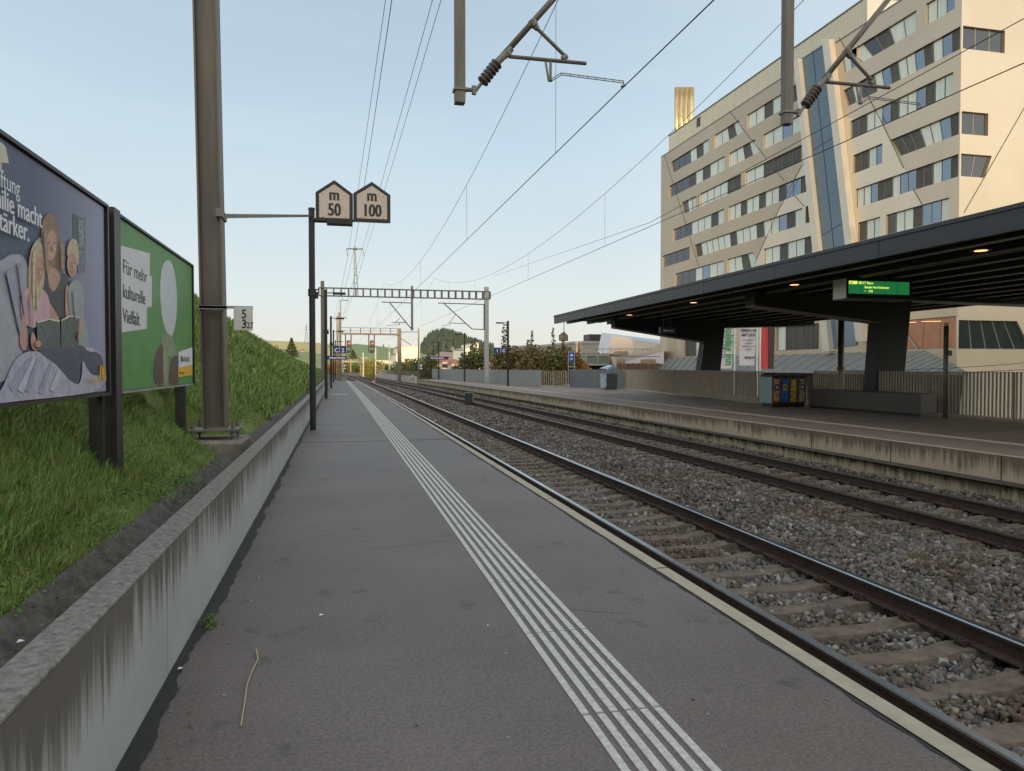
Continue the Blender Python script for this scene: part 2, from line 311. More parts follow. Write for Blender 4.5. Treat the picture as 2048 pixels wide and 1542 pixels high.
# joints and cable duct with brackets on the far platform's face
mb=MB()
for i in range(36):
    y=5+i*2.5; x=WX(mb_e,y); mb.box(x-.023,x-.0,y,y+.02,-.36,P2); mb.box(x+.097,x+.11,y+.9,y+.92,-1.1,-.37)
struct(mb.build('platform_seam',K['seal']))
root=thing('cable_duct','thin grey cable duct on brackets along the stained edge of the far platform','cable duct',(10.6,5,-.4))
mb=MB()
for a,b in zip(p2[:-1],p2[1:]): mb.beam((WX(10.65,a)+.03,a,-.395),(WX(10.65,b)+.03,b,-.395),.14,.06)
mb.build('duct',K['steel'],root)
for i in range(40):
    y=5+i*1.25; x=WX(10.65,y); mb=MB(); mb.prism([(x+.1,y,-.43),(x-.02,y,-.43),(x+.1,y,-.56)],(0,.03,0)); mb.build('bracket',K['steel'],root)
# embankment
def ridge(Y): return float(np.interp(Y,[-30,50,69,120,170,260,500],[6.9,5.95,5.05,3.35,1.6,.2,-1]))
def hz(X,Y):
    if X>-1.25: return float(np.interp(X,[-1.25,-1.0],[.38,.2]))
    if X>-2.25 and 9.0<Y<10.9: return .27+max(0,-1.9-X)*2.0
    t=(-1.25-X)/7.75; Rr=ridge(Y); bump=.09*math.sin(X*1.7+Y*.6)+.07*math.sin(Y*1.3-X*.9)+.04*math.sin(Y*3.1+X*2.2)
    if t<1: return .38+(Rr-.38)*t+bump*min(1,t*5)
    return Rr+bump+.25*min(1,(t-1))-.02*max(0,t-2)
xs=[-.97,-1.05,-1.2,-1.35,-1.6,-2,-2.5,-3,-3.6,-4.3,-5,-6,-7,-8,-9,-10,-12,-16,-25,-40,-70]
yss=[-25,-15,-8,-4,-2]+sorted([i*.5 for i in range(0,60)]+[8.7,9.2,10.89,10.91])+[30+2*i for i in range(36)]+[102+10*i for i in range(20)]
V=[];Fc=[]
for y in yss:
    for x in xs: V.append((x+(WX(0,y)if y>0 else 0),y,hz(x,y)))
n=len(xs)
for j in range(len(yss)-1):
    for i in range(n-1): a=j*n+i; Fc.append((a,a+n,a+n+1,a+1))
mb=MB(); mb.add(V,Fc); o=mb.build('embankment',K['grassg'],smooth=True); struct(o)
# slope skirt down to the bed
mb=MB()
for a,b in zip(yss[:-1],yss[1:]): mb.poly([(-.97+WX(0,max(a,0)),a,.3),(-.97+WX(0,max(b,0)),b,.3),(-.97+WX(0,max(b,0)),b,-1.3),(-.97+WX(0,max(a,0)),a,-1.3)])
struct(mb.build('embankment_foot',K['grassg']))
# unseen hill added behind the photographer to keep the low sun off the station
mb=MB(); hx=[-900,-500,-200,-60,0,60,150,300,600,1000]; hh=[33,30,26,24,23.5,23.5,24,26,30,33]
V=[];Fc=[]
for x,h in zip(hx,hh):
    for (y,k) in ((-55,0),(-66,.55),(-80,.85),(-95,1),(-130,1.0),(-250,.9)): V.append((x,y-abs(x)*.1,-6.3+(h+6.3)*k))
for i in range(len(hx)-1):
    for j in range(5): a=i*6+j; Fc.append((a,a+1,a+7,a+6))
mb.add(V,Fc); struct(mb.build('hill',K['grassg'],smooth=True))
# concrete gutter behind the wall
mb=MB(); gy=[-5+.5*i for i in range(180)]
prof=[(-.945,.42),(-1.0,.36),(-1.08,.34),(-1.16,.37),(-1.24,.43),(-1.32,.50)]
for a,b in zip(gy[:-1],gy[1:]):
    for (p,q) in zip(prof[:-1],prof[1:]):
        if p[0]<-1.1 and 9.4<=a<10.4: continue
        mb.poly([(WX(p[0],a),a,p[1]),(WX(q[0],a),a,q[1]),(WX(q[0],b),b,q[1]),(WX(p[0],b),b,p[1])])
struct(mb.build('gutter',K['gutter'],smooth=True))
# retaining wall
root=thing('retaining_wall','low stained concrete wall with lichen covered top between platform and grass bank','wall',(-.9,1,0))
mb=MB(); mt=MB(); y=-4.35
while y<PE:
    l=2.05; x=WX(-.82,y+1)
    mb.box(x-.125,x,y+.006,y+l-.006,-.9,.615); mt.box(x-.137,x+.004,y+.004,y+l-.004,.6155,.637); y+=l
mb.build('wall_face',K['wallface'],root); mt.build('wall_top',K['walltop'],root,bevel=.006)
# ballast stones
ico=bmesh.new(); bmesh.ops.create_icosphere(ico,subdivisions=1,radius=1); bv=np.array([v.co[:] for v in ico.verts]); bf=np.array([[v.index for v in f.verts] for f in ico.faces]); ico.free()
rg=np.random.default_rng(3)
RAILS=[3.45,4.955,8.05,9.555]
def wxa(X,Y):
    k=np.interp(X,[-2,5,8,12],[0.4e-4,0.6e-4,1.7e-4,1.8e-4]); return X-k*Y*Y
def stones(n,y0,y1,smin,smax):
    X=rg.uniform(2.45,10.62,n*3); Y=rg.uniform(y0,y1,n*3)
    ok=(X<Y*1.2+1.2)
    for r in RAILS: ok&=np.abs(X-r)>.085
    ph=np.mod(Y,.6); onsl=(ph<.23)&(((np.abs(X-4.2)<1.25))|((np.abs(X-8.8)<1.25)))
    u=rg.random(n*3); near=np.minimum.reduce([np.abs(X-r) for r in RAILS])
    inn=(np.abs(X-4.2)<.75)|(np.abs(X-8.8)<.75)
    ok&=~(onsl&(u>np.where(inn,.06,.7))); 
    X=X[ok][:n];Y=Y[ok][:n]; n=len(X)
    s=rg.uniform(smin,smax,n)*rg.choice([.7,1,1,1.3],n)
    ph=np.mod(Y,.6); inn=(np.abs(X-4.2)<.7)|(np.abs(X-8.8)<.7)
    hump=.10*np.exp(-((X-6.5)/.75)**2)*np.clip(Y/10,0.3,1)+.10*np.clip((X-9.9)/.5,0,1)
    Z=-.80+hump+rg.uniform(-.02,.035,n)-np.where(inn,.012,.0)+.015*np.sin(X*5+Y*3)
    V=np.repeat(bv[None],n,0)*rg.uniform(.5,1.35,(n,12,1))
    V*=rg.uniform(.5,1.2,(n,1,3))
    q=rg.normal(size=(n,4)); q/=np.linalg.norm(q,axis=1)[:,None]; w,x,y,z=q.T
    M=np.stack([1-2*(y*y+z*z),2*(x*y-z*w),2*(x*z+y*w),2*(x*y+z*w),1-2*(x*x+z*z),2*(y*z-x*w),2*(x*z-y*w),2*(y*z+x*w),1-2*(x*x+y*y)],1).reshape(n,3,3)
    V=np.einsum('nij,nkj->nki',M,V)*s[:,None,None]
    V+=np.stack([wxa(X,Y),Y,Z],1)[:,None,:]
    Fx=bf[None]+(np.arange(n)*12)[:,None,None]
    return V.reshape(-1,3),Fx.reshape(-1,3)
Vs=[];Fs=[];c=0
for a in ((40000,1.2,10,.019,.044),(46000,10,24,.024,.046),(22000,24,48,.035,.065),(9000,48,90,.05,.09)):
    v,f=stones(*a); Vs.append(v); Fs.append(f+c); c+=len(v)
o=npmesh('ballast',np.concatenate(Vs),np.concatenate(Fs),K['stone']); struct(o,'stuff')
o['label']='grey and brown ballast stones between the platforms'
# tracks
prof=[(-.07,0),(-.07,.012),(-.012,.03),(-.012,.125),(-.036,.135),(-.036,.16),(-.03,.172),(.03,.172),(.036,.16),(.036,.135),(.012,.125),(.012,.03),(.07,.012),(.07,0)]
def rail(x,parent,topm,ys):
    mb=MB(); V=[]
    for y in ys:
        X=WX(x,y); V+=[(X+p[0],y,-.722+p[1]) for p in prof]
    n=len(prof); 
    for k in range(len(ys)-1):
        for i in range(n):
            j=(i+1)%n; m=1 if i in(5,6,7) else 0
            mb.f.append((k*n+i,(k+1)*n+i,(k+1)*n+j,k*n+j)); mb.m.append(m)
    mb.v=V; return mb.build('rail',[K['rust'],topm],parent)
rys=[-2,0]+[2*i for i in range(1,50)]+[100+5*i for i in range(50)]
def sleeper_mb():
    mb=MB(); tops=[(-1.25,-.735),(-.95,-.728),(-.55,-.728),(-.35,-.765),(.35,-.765),(.55,-.728),(.95,-.728),(1.25,-.735)]
    n=len(tops)
    V=[(x,y*w,z) for (x,z) in tops for (y,w) in((-1,.105),(1,.105))]+[(x,y*.14,-.93) for (x,z) in tops for y in(-1,1)]
    Fc=[]
    for i in range(n-1):
        a=2*i; Fc+=[(a,a+2,a+3,a+1),(2*n+a,2*n+a+2,a+2,a),(a+1,a+3,2*n+a+3,2*n+a+1)]
    Fc+=[(0,1,2*n+1,2*n),(2*n-2,4*n-2,4*n-1,2*n-1)]
    mb.add(V,Fc,0)
    for s in(-.7525,.7525):
        for d in(-1,1):
            x=s+d*.105; mb.box(min(x-.03,x+.03),max(x-.03,x+.03),-.05,.05,-.73,-.705,1)
            mb.tube([(x-.045*d,-.045,-.70),(x+.02*d,-.05,-.675),(x+.045*d,-.01,-.70),(x+.02*d,.0,-.665),(x+.045*d,.015,-.7),(x+.02*d,.05,-.675),(x-.045*d,.045,-.70)],.009,5,1)
            mb.tube([(x+.005*d,0,-.72),(x+.005*d,0,-.66)],.013,6,1)
    return mb
def track(cx,label,topm):
    root=thing('railway_track',label,'railway track',(cx,2,-.74),group='railway tracks between the two platforms')
    for s in(-.7525,.7525): rail(cx+s,root,topm,rys)
    mb=sleeper_mb(); first=None
    y0=1.9 if cx<6 else 4.3; y0=math.floor(y0/.6)*.6+.115
    for i in range(98):
        y=y0+i*.6
        if first is None:
            mb.v=[(a+cx,b+y,c) for a,b,c in mb.v]; first=mb.build('sleeper',[K['sleeper'],K['rust']],root)
        else:
            o=first.copy(); COL.objects.link(o); o.parent=root; o.location=(WX(cx,y)-cx,y-y0,0)
    yl=y0+98*.6; mb=MB()
    while yl<220: x=WX(cx,yl); mb.box(x-1.25,x+1.25,yl-.11,yl+.11,-.9,-.735); yl+=.6
    o=mb.build('sleepers',K['sleeper'],root); o['kind']='stuff'
track(4.2025,'near railway track with bright worn rail heads beside the nearer platform',K['railtop'])
track(8.8025,'farther railway track with dull rusty rails below the far platform edge',K['railtop2'])
# grass
def blades(n,x0,x1,y0,y1,h0,h1,w,bias=1.0):
    X=x0+(x1-x0)*rg.random(n)**bias; Y=rg.uniform(y0,y1,n)
    pt=np.sin(X*2.3+Y*1.1)+np.sin(Y*2.7-X*1.9)+np.sin(Y*.9+X*.6)
    kp=~((X>-1.98)&(X<-1.1)&(Y>9.5)&(Y<10.55)); X=X[kp];Y=Y[kp];pt=pt[kp];n=len(X)
    Z=np.array([hz(a,b) for a,b in zip(X,Y)])-.03
    H=rg.uniform(h0,h1,n)*(1+.3*pt/2)*np.where((X>-2.1)&(Y>8.2)&(Y<11),.5,1); th=rg.uniform(0,2*np.pi,n); ln=rg.uniform(.1,1.3,n)*H*.8; dr=rg.uniform(0,2*np.pi,n)*.6-.3
    dx,dy=np.cos(th)*w*rg.uniform(.6,1.3,n),np.sin(th)*w*rg.uniform(.6,1.3,n); lx,ly=np.cos(th+1.4+dr)*ln,np.sin(th+1.4+dr)*ln
    lx=lx+.08*H
    wx=np.where(Y>0,-.4e-4*Y*Y,0)
    P=lambda a,b,c: np.stack([X+a+wx,Y+b,Z+c],1)
    V=np.stack([P(-dx,-dy,0),P(dx,dy,0),P(-dx*.7+lx*.35,-dy*.7+ly*.35,H*.6),P(dx*.7+lx*.35,dy*.7+ly*.35,H*.6),P(lx,ly,H*np.where(ln>H*.55,.75,1))],1).reshape(-1,3)
    b=(np.arange(n)*5)[:,None]
    return V,np.concatenate([b+np.array([[0,1,3]]),b+np.array([[0,3,2]]),b+np.array([[2,3,4]])])
Vs=[];Fs=[];c=0
for a in ((30000,-1.22,-1.75,.8,9,.02,.10,.003,.8),(80000,-1.5,-3.4,.8,9,.04,.15,.0035,1.1),(12000,-1.28,-1.8,8,16,.03,.10,.005,1.0),(36000,-1.6,-4.5,8,16,.06,.18,.006,1.1),(24000,-1.3,-8,15,32,.1,.3,.014,1),(22000,-1.3,-10,30,70,.15,.4,.03,1),(12000,-1.3,-11,70,150,.2,.5,.07,1)):
    v,f=blades(*a); Vs.append(v); Fs.append(f+c); c+=len(v)
o=npmesh('grass',np.concatenate(Vs),np.concatenate(Fs),K['blade']); struct(o,'stuff'); o['label']='long uncut grass covering the bank behind the wall'
# leafy weeds hanging at the foot of the bank and among the ballast
def leaves_np(C,Rr,n,size,sq=(1,1,1)):
    d=rg.normal(size=(n,3)); d/=np.linalg.norm(d,axis=1)[:,None]; r=rg.random(n)**.45
    P=np.array(C)[None]+d*r[:,None]*np.array([Rr*sq[0],Rr*sq[1],Rr*sq[2]])[None]
    return P
def quads(P,size):
    n=len(P); a=rg.normal(size=(n,3)); a/=np.linalg.norm(a,axis=1)[:,None]; b=rg.normal(size=(n,3)); b-=a*(a*b).sum(1)[:,None]; b/=np.linalg.norm(b,axis=1)[:,None]
    s=(size*rg.uniform(.6,1.3,n))[:,None]
    V=np.stack([P-a*s,P-b*s*.55,P+a*s,P+b*s*.55],1).reshape(-1,3); return V,np.arange(n*4).reshape(-1,4)
K['weed']=island_ramp(mat('weed_leaf',(.1,.2,.03),.6),[(.04,.09,.012),(.08,.16,.02),(.12,.2,.03),(.05,.11,.02)])
P=[]
for i in range(30):
    y=rnd.uniform(1.6,12); x=-1.3-rnd.random()*.2; P.append(leaves_np((x,y,hz(x,y)+.04),.13+rnd.random()*.1,160,.012,(1,1.3,.7)))
for (x,y) in((6.2,7.6),(6.5,7.2),(6.3,8.9),(6.6,8.2),(6.1,10.5),(6.6,12)):
    P.append(leaves_np((x,y,-.70),.09,120,.014,(1.4,1.8,.5)))
P.append(leaves_np((-.74,4.55,.02),.07,120,.01,(.7,1.2,.7)))
v,f=quads(np.concatenate(P),.011); o=npmesh('weeds',v,f,K['weed'],4); struct(o,'stuff'); o['label']='small leafy weeds in the gutter and ballast'

# tiny pale specks, leaf bits and grit strewn over the asphalt
P=[];Vq=[];Fq=[];c=0
for i in range(300):
    y=1.6+22*rnd.random()**1.6; x=-.7+2.9*rnd.random() if rnd.random()<.6 else -.74+.25*rnd.random(); s_=.003+.006*rnd.random()**2; a=rnd.random()*6.28; h=.002+.004*rnd.random()
    for k in range(4): Vq.append((WX(x,y)+s_*math.cos(a+k*1.57)*(1.6 if k%2 else 1),y+s_*math.sin(a+k*1.57)*(1.6 if k%2 else 1),.004+(h if k==1 else 0)))
    Fq.append((c,c+1,c+2,c+3)); c+=4
K['grit']=island_ramp(mat('grit',(.3,.3,.3),.8),[(.02,.02,.02),(.05,.045,.04),(.3,.28,.25),(.08,.05,.03),(.5,.5,.48)])
o=npmesh('debris',Vq,Fq,K['grit'],4); struct(o,'stuff'); o['label']='tiny specks of grit and leaf bits on the asphalt'
# hairline cracks
mb=MB()
for (x,y,L_,a0) in((.2,6.2,1.1,.3),(1.7,4.2,.8,2.6),(.6,13,1.4,.1),(1.8,9.5,.6,1.2)):
    p=Vector((x,y,.0022)); a=a0
    for k in range(int(L_/.06)):
        a+=rnd.uniform(-.5,.5)*.7; q_=p+Vector((math.cos(a),math.sin(a),0))*.06; w=Vector((-math.sin(a),math.cos(a),0))*.0018; mb.poly([p-w,q_-w,q_+w,p+w]); p=q_; a+=(a0-a)*.3
struct(mb.build('platform_crack',K['seal']))
# ================================================================ OBJECTS BY THE NEAR PLATFORM
X1,Y1,Z1=Vector((1,0,0)),Vector((0,1,0)),Vector((0,0,1))
# ---- street-style platform lamps
def lamp_post(label,loc,H,side,w=.07,group=None,collar=True,drop=0):
    root=thing('platform_lamp',label,'lamp',(0,0,0),group)
    mb=MB(); mb.tube([(0,0,0),(0,0,H)],w,12); mb.build('pole',K['black'],root,smooth=False)
    mb=MB(); mb.tube([(0,0,H),(0,0,H+.05)],w+.008,12); mb.build('cap',K['black'],root)
    mb=MB(); mb.beam((0,0,H-.1-drop),(side*.4,0,H-.1-drop),.06,.05); mb.build('arm',K['black'],root)
    mb=MB(); mb.box(min(side*.35,side*.95),max(side*.35,side*.95),-.13,.13,H-.17-drop,H-.07-drop); mb.build('lamp_head',K['black'],root,bevel=.01)
    if collar:
        mb=MB(); mb.tube([(0,0,H*.63-.1),(0,0,H*.63+.06)],w+.022,12); mb.box(w,w+.07,-.04,.04,H*.63-.16,H*.63+.0); mb.tube([(-w-.02,-.05,H*.63+.05),(w+.08,-.05,H*.63+.05)],.018,6); mb.build('clamp',K['black'],root)
    root.location=loc; return root
base=[onZ(626,860,0),onZ(652.5,797,0),onZ(662.5,776,0),onZ(667.5,765,0),onZ(671,758,0)]
hts=[5.25,5.2,5.2,5.2,5.0]
lb=['first dark lamp post at the wall, carrying the two white track length signs','second dark lamp post along the wall, in front of the portal mast','third dark lamp post along the wall, beside the blue C 2 sign','fourth dark lamp post along the wall, behind the blue C 2 sign','farthest dark lamp post by the wall near the end of the platform']
for i,(b,h,l) in enumerate(zip(base,hts,lb)):
    lamp_post(l,tuple(b),h,1,.072,'dark lamp posts along the near platform',i<3,.16 if i==0 else 0)
# ---- H-section mast of the near portal
MY=10.0; mp=onY(432,838,MY); mx=mp.x
root=thing('portal_mast','tall brown H-section catenary mast bolted to a concrete footing beside the green billboard','mast',(mx,MY,.7))
mb=MB(); hw,fl=.138,.02; a=-13.1
mb.box(mx-hw,mx-hw+fl,MY-.15,MY+.15,.74,13); mb.box(mx+hw-fl,mx+hw,MY-.15,MY+.15,.74,13); mb.box(mx-hw+fl,mx+hw-fl,MY-.02,MY+.0,.74,13)
mb.v=[(x-.0125*(z-.74),y,z) for x,y,z in mb.v]; mb.build('mast_beam',K['steelbrown'],root)
mb=MB(); mb.box(mx-.29,mx+.29,MY-.27,MY+.27,.70,.735); mb.build('base_plate',K['steel'],root,bevel=.005)
for sx in(-1,1):
    for sy in(-1,1):
        mb=MB(); x,y=mx+sx*.235,MY+sy*.22
        mb.tube([(x,y,.6),(x,y,.83)],.014,8); mb.tube([(x,y,.735),(x,y,.765)],.032,6); mb.tube([(x,y,.765),(x,y,.785)],.026,6); mb.tube([(x,y,.645),(x,y,.7)],.036,6); mb.build('anchor_bolt',K['steel'],root)
mb=MB(); z=onY(400,615,MY-.16).z; mb.box(mx-hw-.02,mx+hw+.03,MY-.2,MY-.15,z-.02,z+.02); mb.build('clamp_band',K['steellight'],root)
z2=onY(445,427,MY-.16).z
mb=MB(); mb.box(mx+hw-.10,mx+hw-.01,MY-.19,MY+.19,z2-.05,z2+.06); mb.build('clamp',K['steel'],root,bevel=.01)
mb=MB(); mb.box(mx-.42,mx+.36,MY-.45,MY+.5,-.1,.6); o=mb.build('mast_footing',K['conc'],None,org=(mx,MY,0),bevel=.03)
tag(o,'square weathered concrete footing under the brown mast, beside the gutter','footing')
# stay from mast to lamp with the two length signs
lz=onY(625,432,base[0].y).z
root=thing('track_length_sign','pair of large house shaped signs reading m 50 and m 100 on a stay bar','sign',(base[0].x,base[0].y,lz))
mb=MB(); mb.beam((mx+hw-.03,MY,z2),(base[0].x-.05,base[0].y,lz),.055,.055); mb.build('stay_bar',K['steel'],root)
sy=base[0].y-.1
mb=MB(); a=onY(625,441,sy); b=onY(780,446,sy); mb.box(a.x-.02,b.x-.04,sy+.03,sy+.07,b.z+.0,b.z+.05); mb.build('crossbar',K['dark'],root)
def house(pts_px,parent,num):
    P=[onY(x,y,sy) for x,y in pts_px]
    x0=min(p.x for p in P);x1=max(p.x for p in P); zb=(P[0].z+P[4].z)/2; ze=(P[1].z+P[3].z)/2; zt=P[2].z; xc=(x0+x1)/2
    def out(k,y): 
        return [(x0+k,y,zb+k),(x0+k,y,ze-k*.45),(xc,y,zt-k*1.2),(x1-k,y,ze-k*.45),(x1-k,y,zb+k)]
    mb=MB(); mb.prism(out(0,sy),(0,.03,0)); fr=mb.build('sign_board',K['signblack'],parent)
    mb=MB(); mb.prism(out(.082,sy-.004),(0,.003,0)); mb.build('sign_face',K['signface'],fr)
    for t_,s_,z_,k_ in(('m',.40,ze-.17,.78),(num,.42,zb+.14,.72)):
        mb=MB()
        for d_ in(-.012,0,.012): mb.text(t_,s_,(xc+d_,sy-.009+d_*.02,z_),X1,Z1,al='CENTER',sx=k_)
        mb.build('lettering',K['signblack'],fr)
    mb=MB()
    for x,z in((x0+.16,ze-.05),(x1-.16,ze-.05),(x0+.17,zb+.1),(x1-.17,zb+.1)): mb.tube([(x,sy-.008,z),(x,sy,z)],.012,6)
    mb.build('rivet',K['steel'],fr)
house([(632,443),(631,384),(667.5,360),(705,388),(706,443)],root,'50')
house([(707.5,443),(706.5,386),(743,363.5),(780,390),(781,446)],root,'100')
# kilometre plate
root=thing('kilometre_plate','small white plate reading 5 / 3 27 on a bracket of the brown mast','sign',(mx+.3,MY-.2,2.2))
yk=MY-.21; a=onY(467,614,yk); b=onY(506,661,yk)
mb=MB(); mb.box(mx-hw-.03,b.x+.0,yk+.01,yk+.03,a.z-.02,a.z+.015); mb.build('bracket',K['steellight'],root)
mb=MB(); mb.box(a.x,b.x,yk-.006,yk,b.z,a.z); pl=mb.build('plate',mat('plate_face',(.6,.55,.52),.5,0,.1,9),root,bevel=.003)
mb=MB(); w=b.x-a.x; h=a.z-b.z
mb.text('5',.155,(a.x+.40*w,yk-.008,a.z-.47*h),X1,Z1,off=.002,sx=.85); mb.text('3',.155,(a.x+.40*w,yk-.008,b.z+.10*h),X1,Z1,off=.002,sx=.85); mb.text('27',.105,(a.x+.66*w,yk-.008,b.z+.10*h),X1,Z1,off=.001,sx=.8)
mb.build('lettering',K['signblack'],pl)
# ---- billboards
BX=-1.65
def bz(px,py): p=onX(px,py,BX); return p.y,p.z
def board(name,label,ya,yb,z0,z1,parentloc):
    return thing(name,label,'billboard',(BX,ya,z0))
LAY=[0]
def art(parent,name,polys,layer,matr):
    for P in polys:
        mb=MB(); LAY[0]+=1; q=[]
        for (x,y) in P:
            p=onX(x/2.171,250+y/2.171,BX); q.append((BX+.0025+LAY[0]*.0004,p.y,p.z))
        # orient towards +X and give real thickness
        nrm=sum(((Vector(q[i]).cross(Vector(q[(i+1)%len(q)]))).x for i in range(len(q))))
        if nrm<0: q=q[::-1]
        n=len(q); back=[(a-.0003,b,c) for a,b,c in q]
        vs=q+back; fs=[(i,(i+1)%n,n+(i+1)%n,n+i)[::-1] for i in range(n)]
        tri=geometry.tessellate_polygon([[Vector(v) for v in q]])
        for t in tri:
            t=tuple(t); a,b,c=[Vector(q[i]) for i in t]
            if (b-a).cross(c-a).x<0: t=t[::-1]
            fs.append(t)
        mb.add(vs,fs); mb.build(name,matr,parent)
def ell(cx,cy,rx,ry,rot=0,n=20):
    c,s=math.cos(rot),math.sin(rot); return [(cx+rx*math.cos(t)*c-ry*math.sin(t)*s,cy+rx*math.cos(t)*s+ry*math.sin(t)*c) for t in [2*math.pi*i/n for i in range(n)]]
def smooth(P,k=2):
    for _ in range(k):
        Q=[]
        for i in range(len(P)):
            a,b=P[i],P[(i+1)%len(P)]; Q+=[(a[0]*.75+b[0]*.25,a[1]*.75+b[1]*.25),(a[0]*.25+b[0]*.75,a[1]*.25+b[1]*.75)]
        P=Q
    return P
def pm(name,c,var=.12,sc=9): return mat(name,c,.45,0,var,sc,.25,14)
# left billboard
y1,zt=bz(209,414); _,zb=bz(209,785.5); y0=y1-3.3; W=y1-y0
root=board('billboard','big billboard with a family reading in bed on a slate blue poster',y0,y1,zb,zt,0)
mb=MB(); mb.box(BX-.06,BX-.001,y0,y1,zb,zt); mb.build('panel',K['dark'],root)
mb=MB(); 
for a in((y0,y1,zt,zt+.022),(y0,y1,zb-.02,zb)): mb.box(BX-.07,BX+.02,a[0],a[1],a[2],a[3])
mb.box(BX-.07,BX+.02,y1,y1+.03,zb-.02,zt+.022); mb.build('frame',K['dark'],root)
mbk=pm('poster_slate',(.07,.085,.15),.1,2.2); n,N,L,b=nodes(mbk)
# printed background: slate on one side, lilac on the other
g=N.new('ShaderNodeNewGeometry'); sp=N.new('ShaderNodeSeparateXYZ'); L.new(g.outputs['Position'],sp.inputs[0]); mr=N.new('ShaderNodeMapRange'); mr.inputs[1].default_value=y1-1.3; mr.inputs[2].default_value=y1-.1; L.new(sp.outputs[1],mr.inputs[0])
mx2=N.new('ShaderNodeMix'); mx2.data_type='RGBA'; L.new(mr.outputs[0],mx2.inputs[0]); L.new(b.inputs['Base Color'].links[0].from_socket,mx2.inputs[6]); mx2.inputs[7].default_value=(.30,.29,.42,1); L.new(mx2.outputs[2],b.inputs['Base Color'])
mb=MB(); mb.box(BX,BX+.002,y0+.01,y1-.03,zb+.012,zt-.012); po=mb.build('poster',mbk,root)
cream=pm('poster_cream',(.6,.56,.46)); lil=pm('poster_lilac_linen',(.42,.40,.5),.25,14); linen=pm('poster_pillow',(.38,.37,.42),.2,9)
skin=pm('poster_skin',(.5,.27,.2),.15); hair=pm('poster_brown_hair',(.25,.15,.09),.4,40); blond=pm('poster_blond_hair',(.5,.38,.24),.35,40)
art(po,'lamp_print',[[(-60,60),(5,75),(22,95),(36,165),(-60,160)],[(-4,165),(4,165),(4,200),(-4,200)]],1,cream)
art(po,'picture_print',[[(313,385),(330,388),(330,560),(313,555)]],1,pm('poster_frame_green',(.05,.09,.08)))
art(po,'picture_print',[[(333,398),(366,402),(368,548),(334,545)]],1,pm('poster_frame_dark',(.09,.13,.13),.6,30))
art(po,'picture_print',[[(339,410),(360,413),(361,530),(340,528)]],2,pm('poster_art_grey',(.2,.26,.25),.7,30))
art(po,'picture_print',[[(333,555),(368,553),(368,640),(334,645)]],1,pm('poster_small_frames',(.14,.15,.22),.6,35))
art(po,'pillow_print',[smooth([(-120,620),(0,590),(40,558),(108,566),(128,700),(110,830),(95,1000),(60,1100),(-120,1150)])],1,linen)
art(po,'pillow_print',[smooth([(140,480),(265,500),(268,600),(150,600)])],1,linen)
art(po,'torso_print',[smooth([(180,640),(205,640),(225,720),(250,640),(290,650),(305,730),(300,850),(250,860),(205,830),(180,720)])],3,pm('poster_dark_top',(.05,.045,.05),.3,25))
art(po,'neck_print',[smooth([(198,600),(240,600),(262,655),(245,705),(222,730),(205,690)])],4,skin)
art(po,'hair_print',[smooth([(172,440),(190,390),(218,378),(242,410),(250,500),(266,590),(255,660),(240,620),(200,620),(185,660),(172,560)],3)],4,hair)
art(po,'face_print',[ell(217,522,24,66,.05)],5,skin)
art(po,'mouth_print',[ell(217,562,9,9,.1,10)],6,pm('poster_smile',(.55,.35,.3)))
art(po,'eye_print',[ell(206,510,5,3,0,8),ell(229,512,5,3,0,8)],6,pm('poster_eye',(.1,.05,.04)))
art(po,'arm_print',[smooth([(196,760),(215,780),(250,838),(252,866),(225,866),(200,830)]),smooth([(276,690),(296,700),(300,790),(292,850),(276,840)])],5,skin)
art(po,'shirt_print',[smooth([(84,735),(115,700),(180,705),(212,765),(206,855),(178,870),(118,885),(78,830)])],5,pm('poster_pink_shirt',(.6,.36,.42)))
art(po,'hair_print',[smooth([(118,560),(145,497),(178,515),(186,600),(184,690),(168,740),(152,810),(122,810),(112,700)],3)],6,blond)
art(po,'face_print',[ell(158,632,21,58,.1)],7,skin)
art(po,'arm_print',[smooth([(78,830),(106,845),(112,960),(96,985),(74,960)]),smooth([(130,880),(158,960),(150,990),(120,960)])],6,skin)
art(po,'shirt_print',[smooth([(280,700),(330,660),(358,720),(354,840),(384,930),(372,985),(330,975),(325,860),(295,840)])],5,pm('poster_grey_shirt',(.28,.34,.34)))
art(po,'hair_print',[smooth([(280,540),(298,490),(328,498),(336,570),(330,620),(284,580)],3)],6,blond)
art(po,'face_print',[ell(303,608,22,52,-.05)],7,skin)
art(po,'arm_print',[smooth([(333,835),(352,850),(346,900),(330,940),(322,900)])],6,skin)
art(po,'blanket_print',[smooth([(-150,1230),(-20,1190),(45,1025),(100,980),(185,985),(240,1035),(300,1120),(345,1130),(350,975),(390,960),(440,1005),(452,1150),(300,1176),(0,1205)])],3,lil)
art(po,'legs_print',[smooth([(150,950),(240,965),(300,955),(350,955),(372,985),(420,985),(444,1030),(430,1090),(380,1085),(345,1000),(330,1130),(290,1110),(235,1040),(165,995)])],4,pm('poster_dark_jeans',(.07,.075,.11),.3,25))
art(po,'magazine_print',[[(148,856),(248,848),(252,965),(150,978)],[(254,846),(334,832),(330,960),(254,966)]],7,pm('poster_magazine',(.09,.11,.1),.6,45))
art(po,'magazine_print',[[(150,852),(200,838),(248,848),(248,856),(200,846),(150,860)],[(254,846),(290,826),(334,830),(334,838),(290,834),(254,852)]],8,cream)

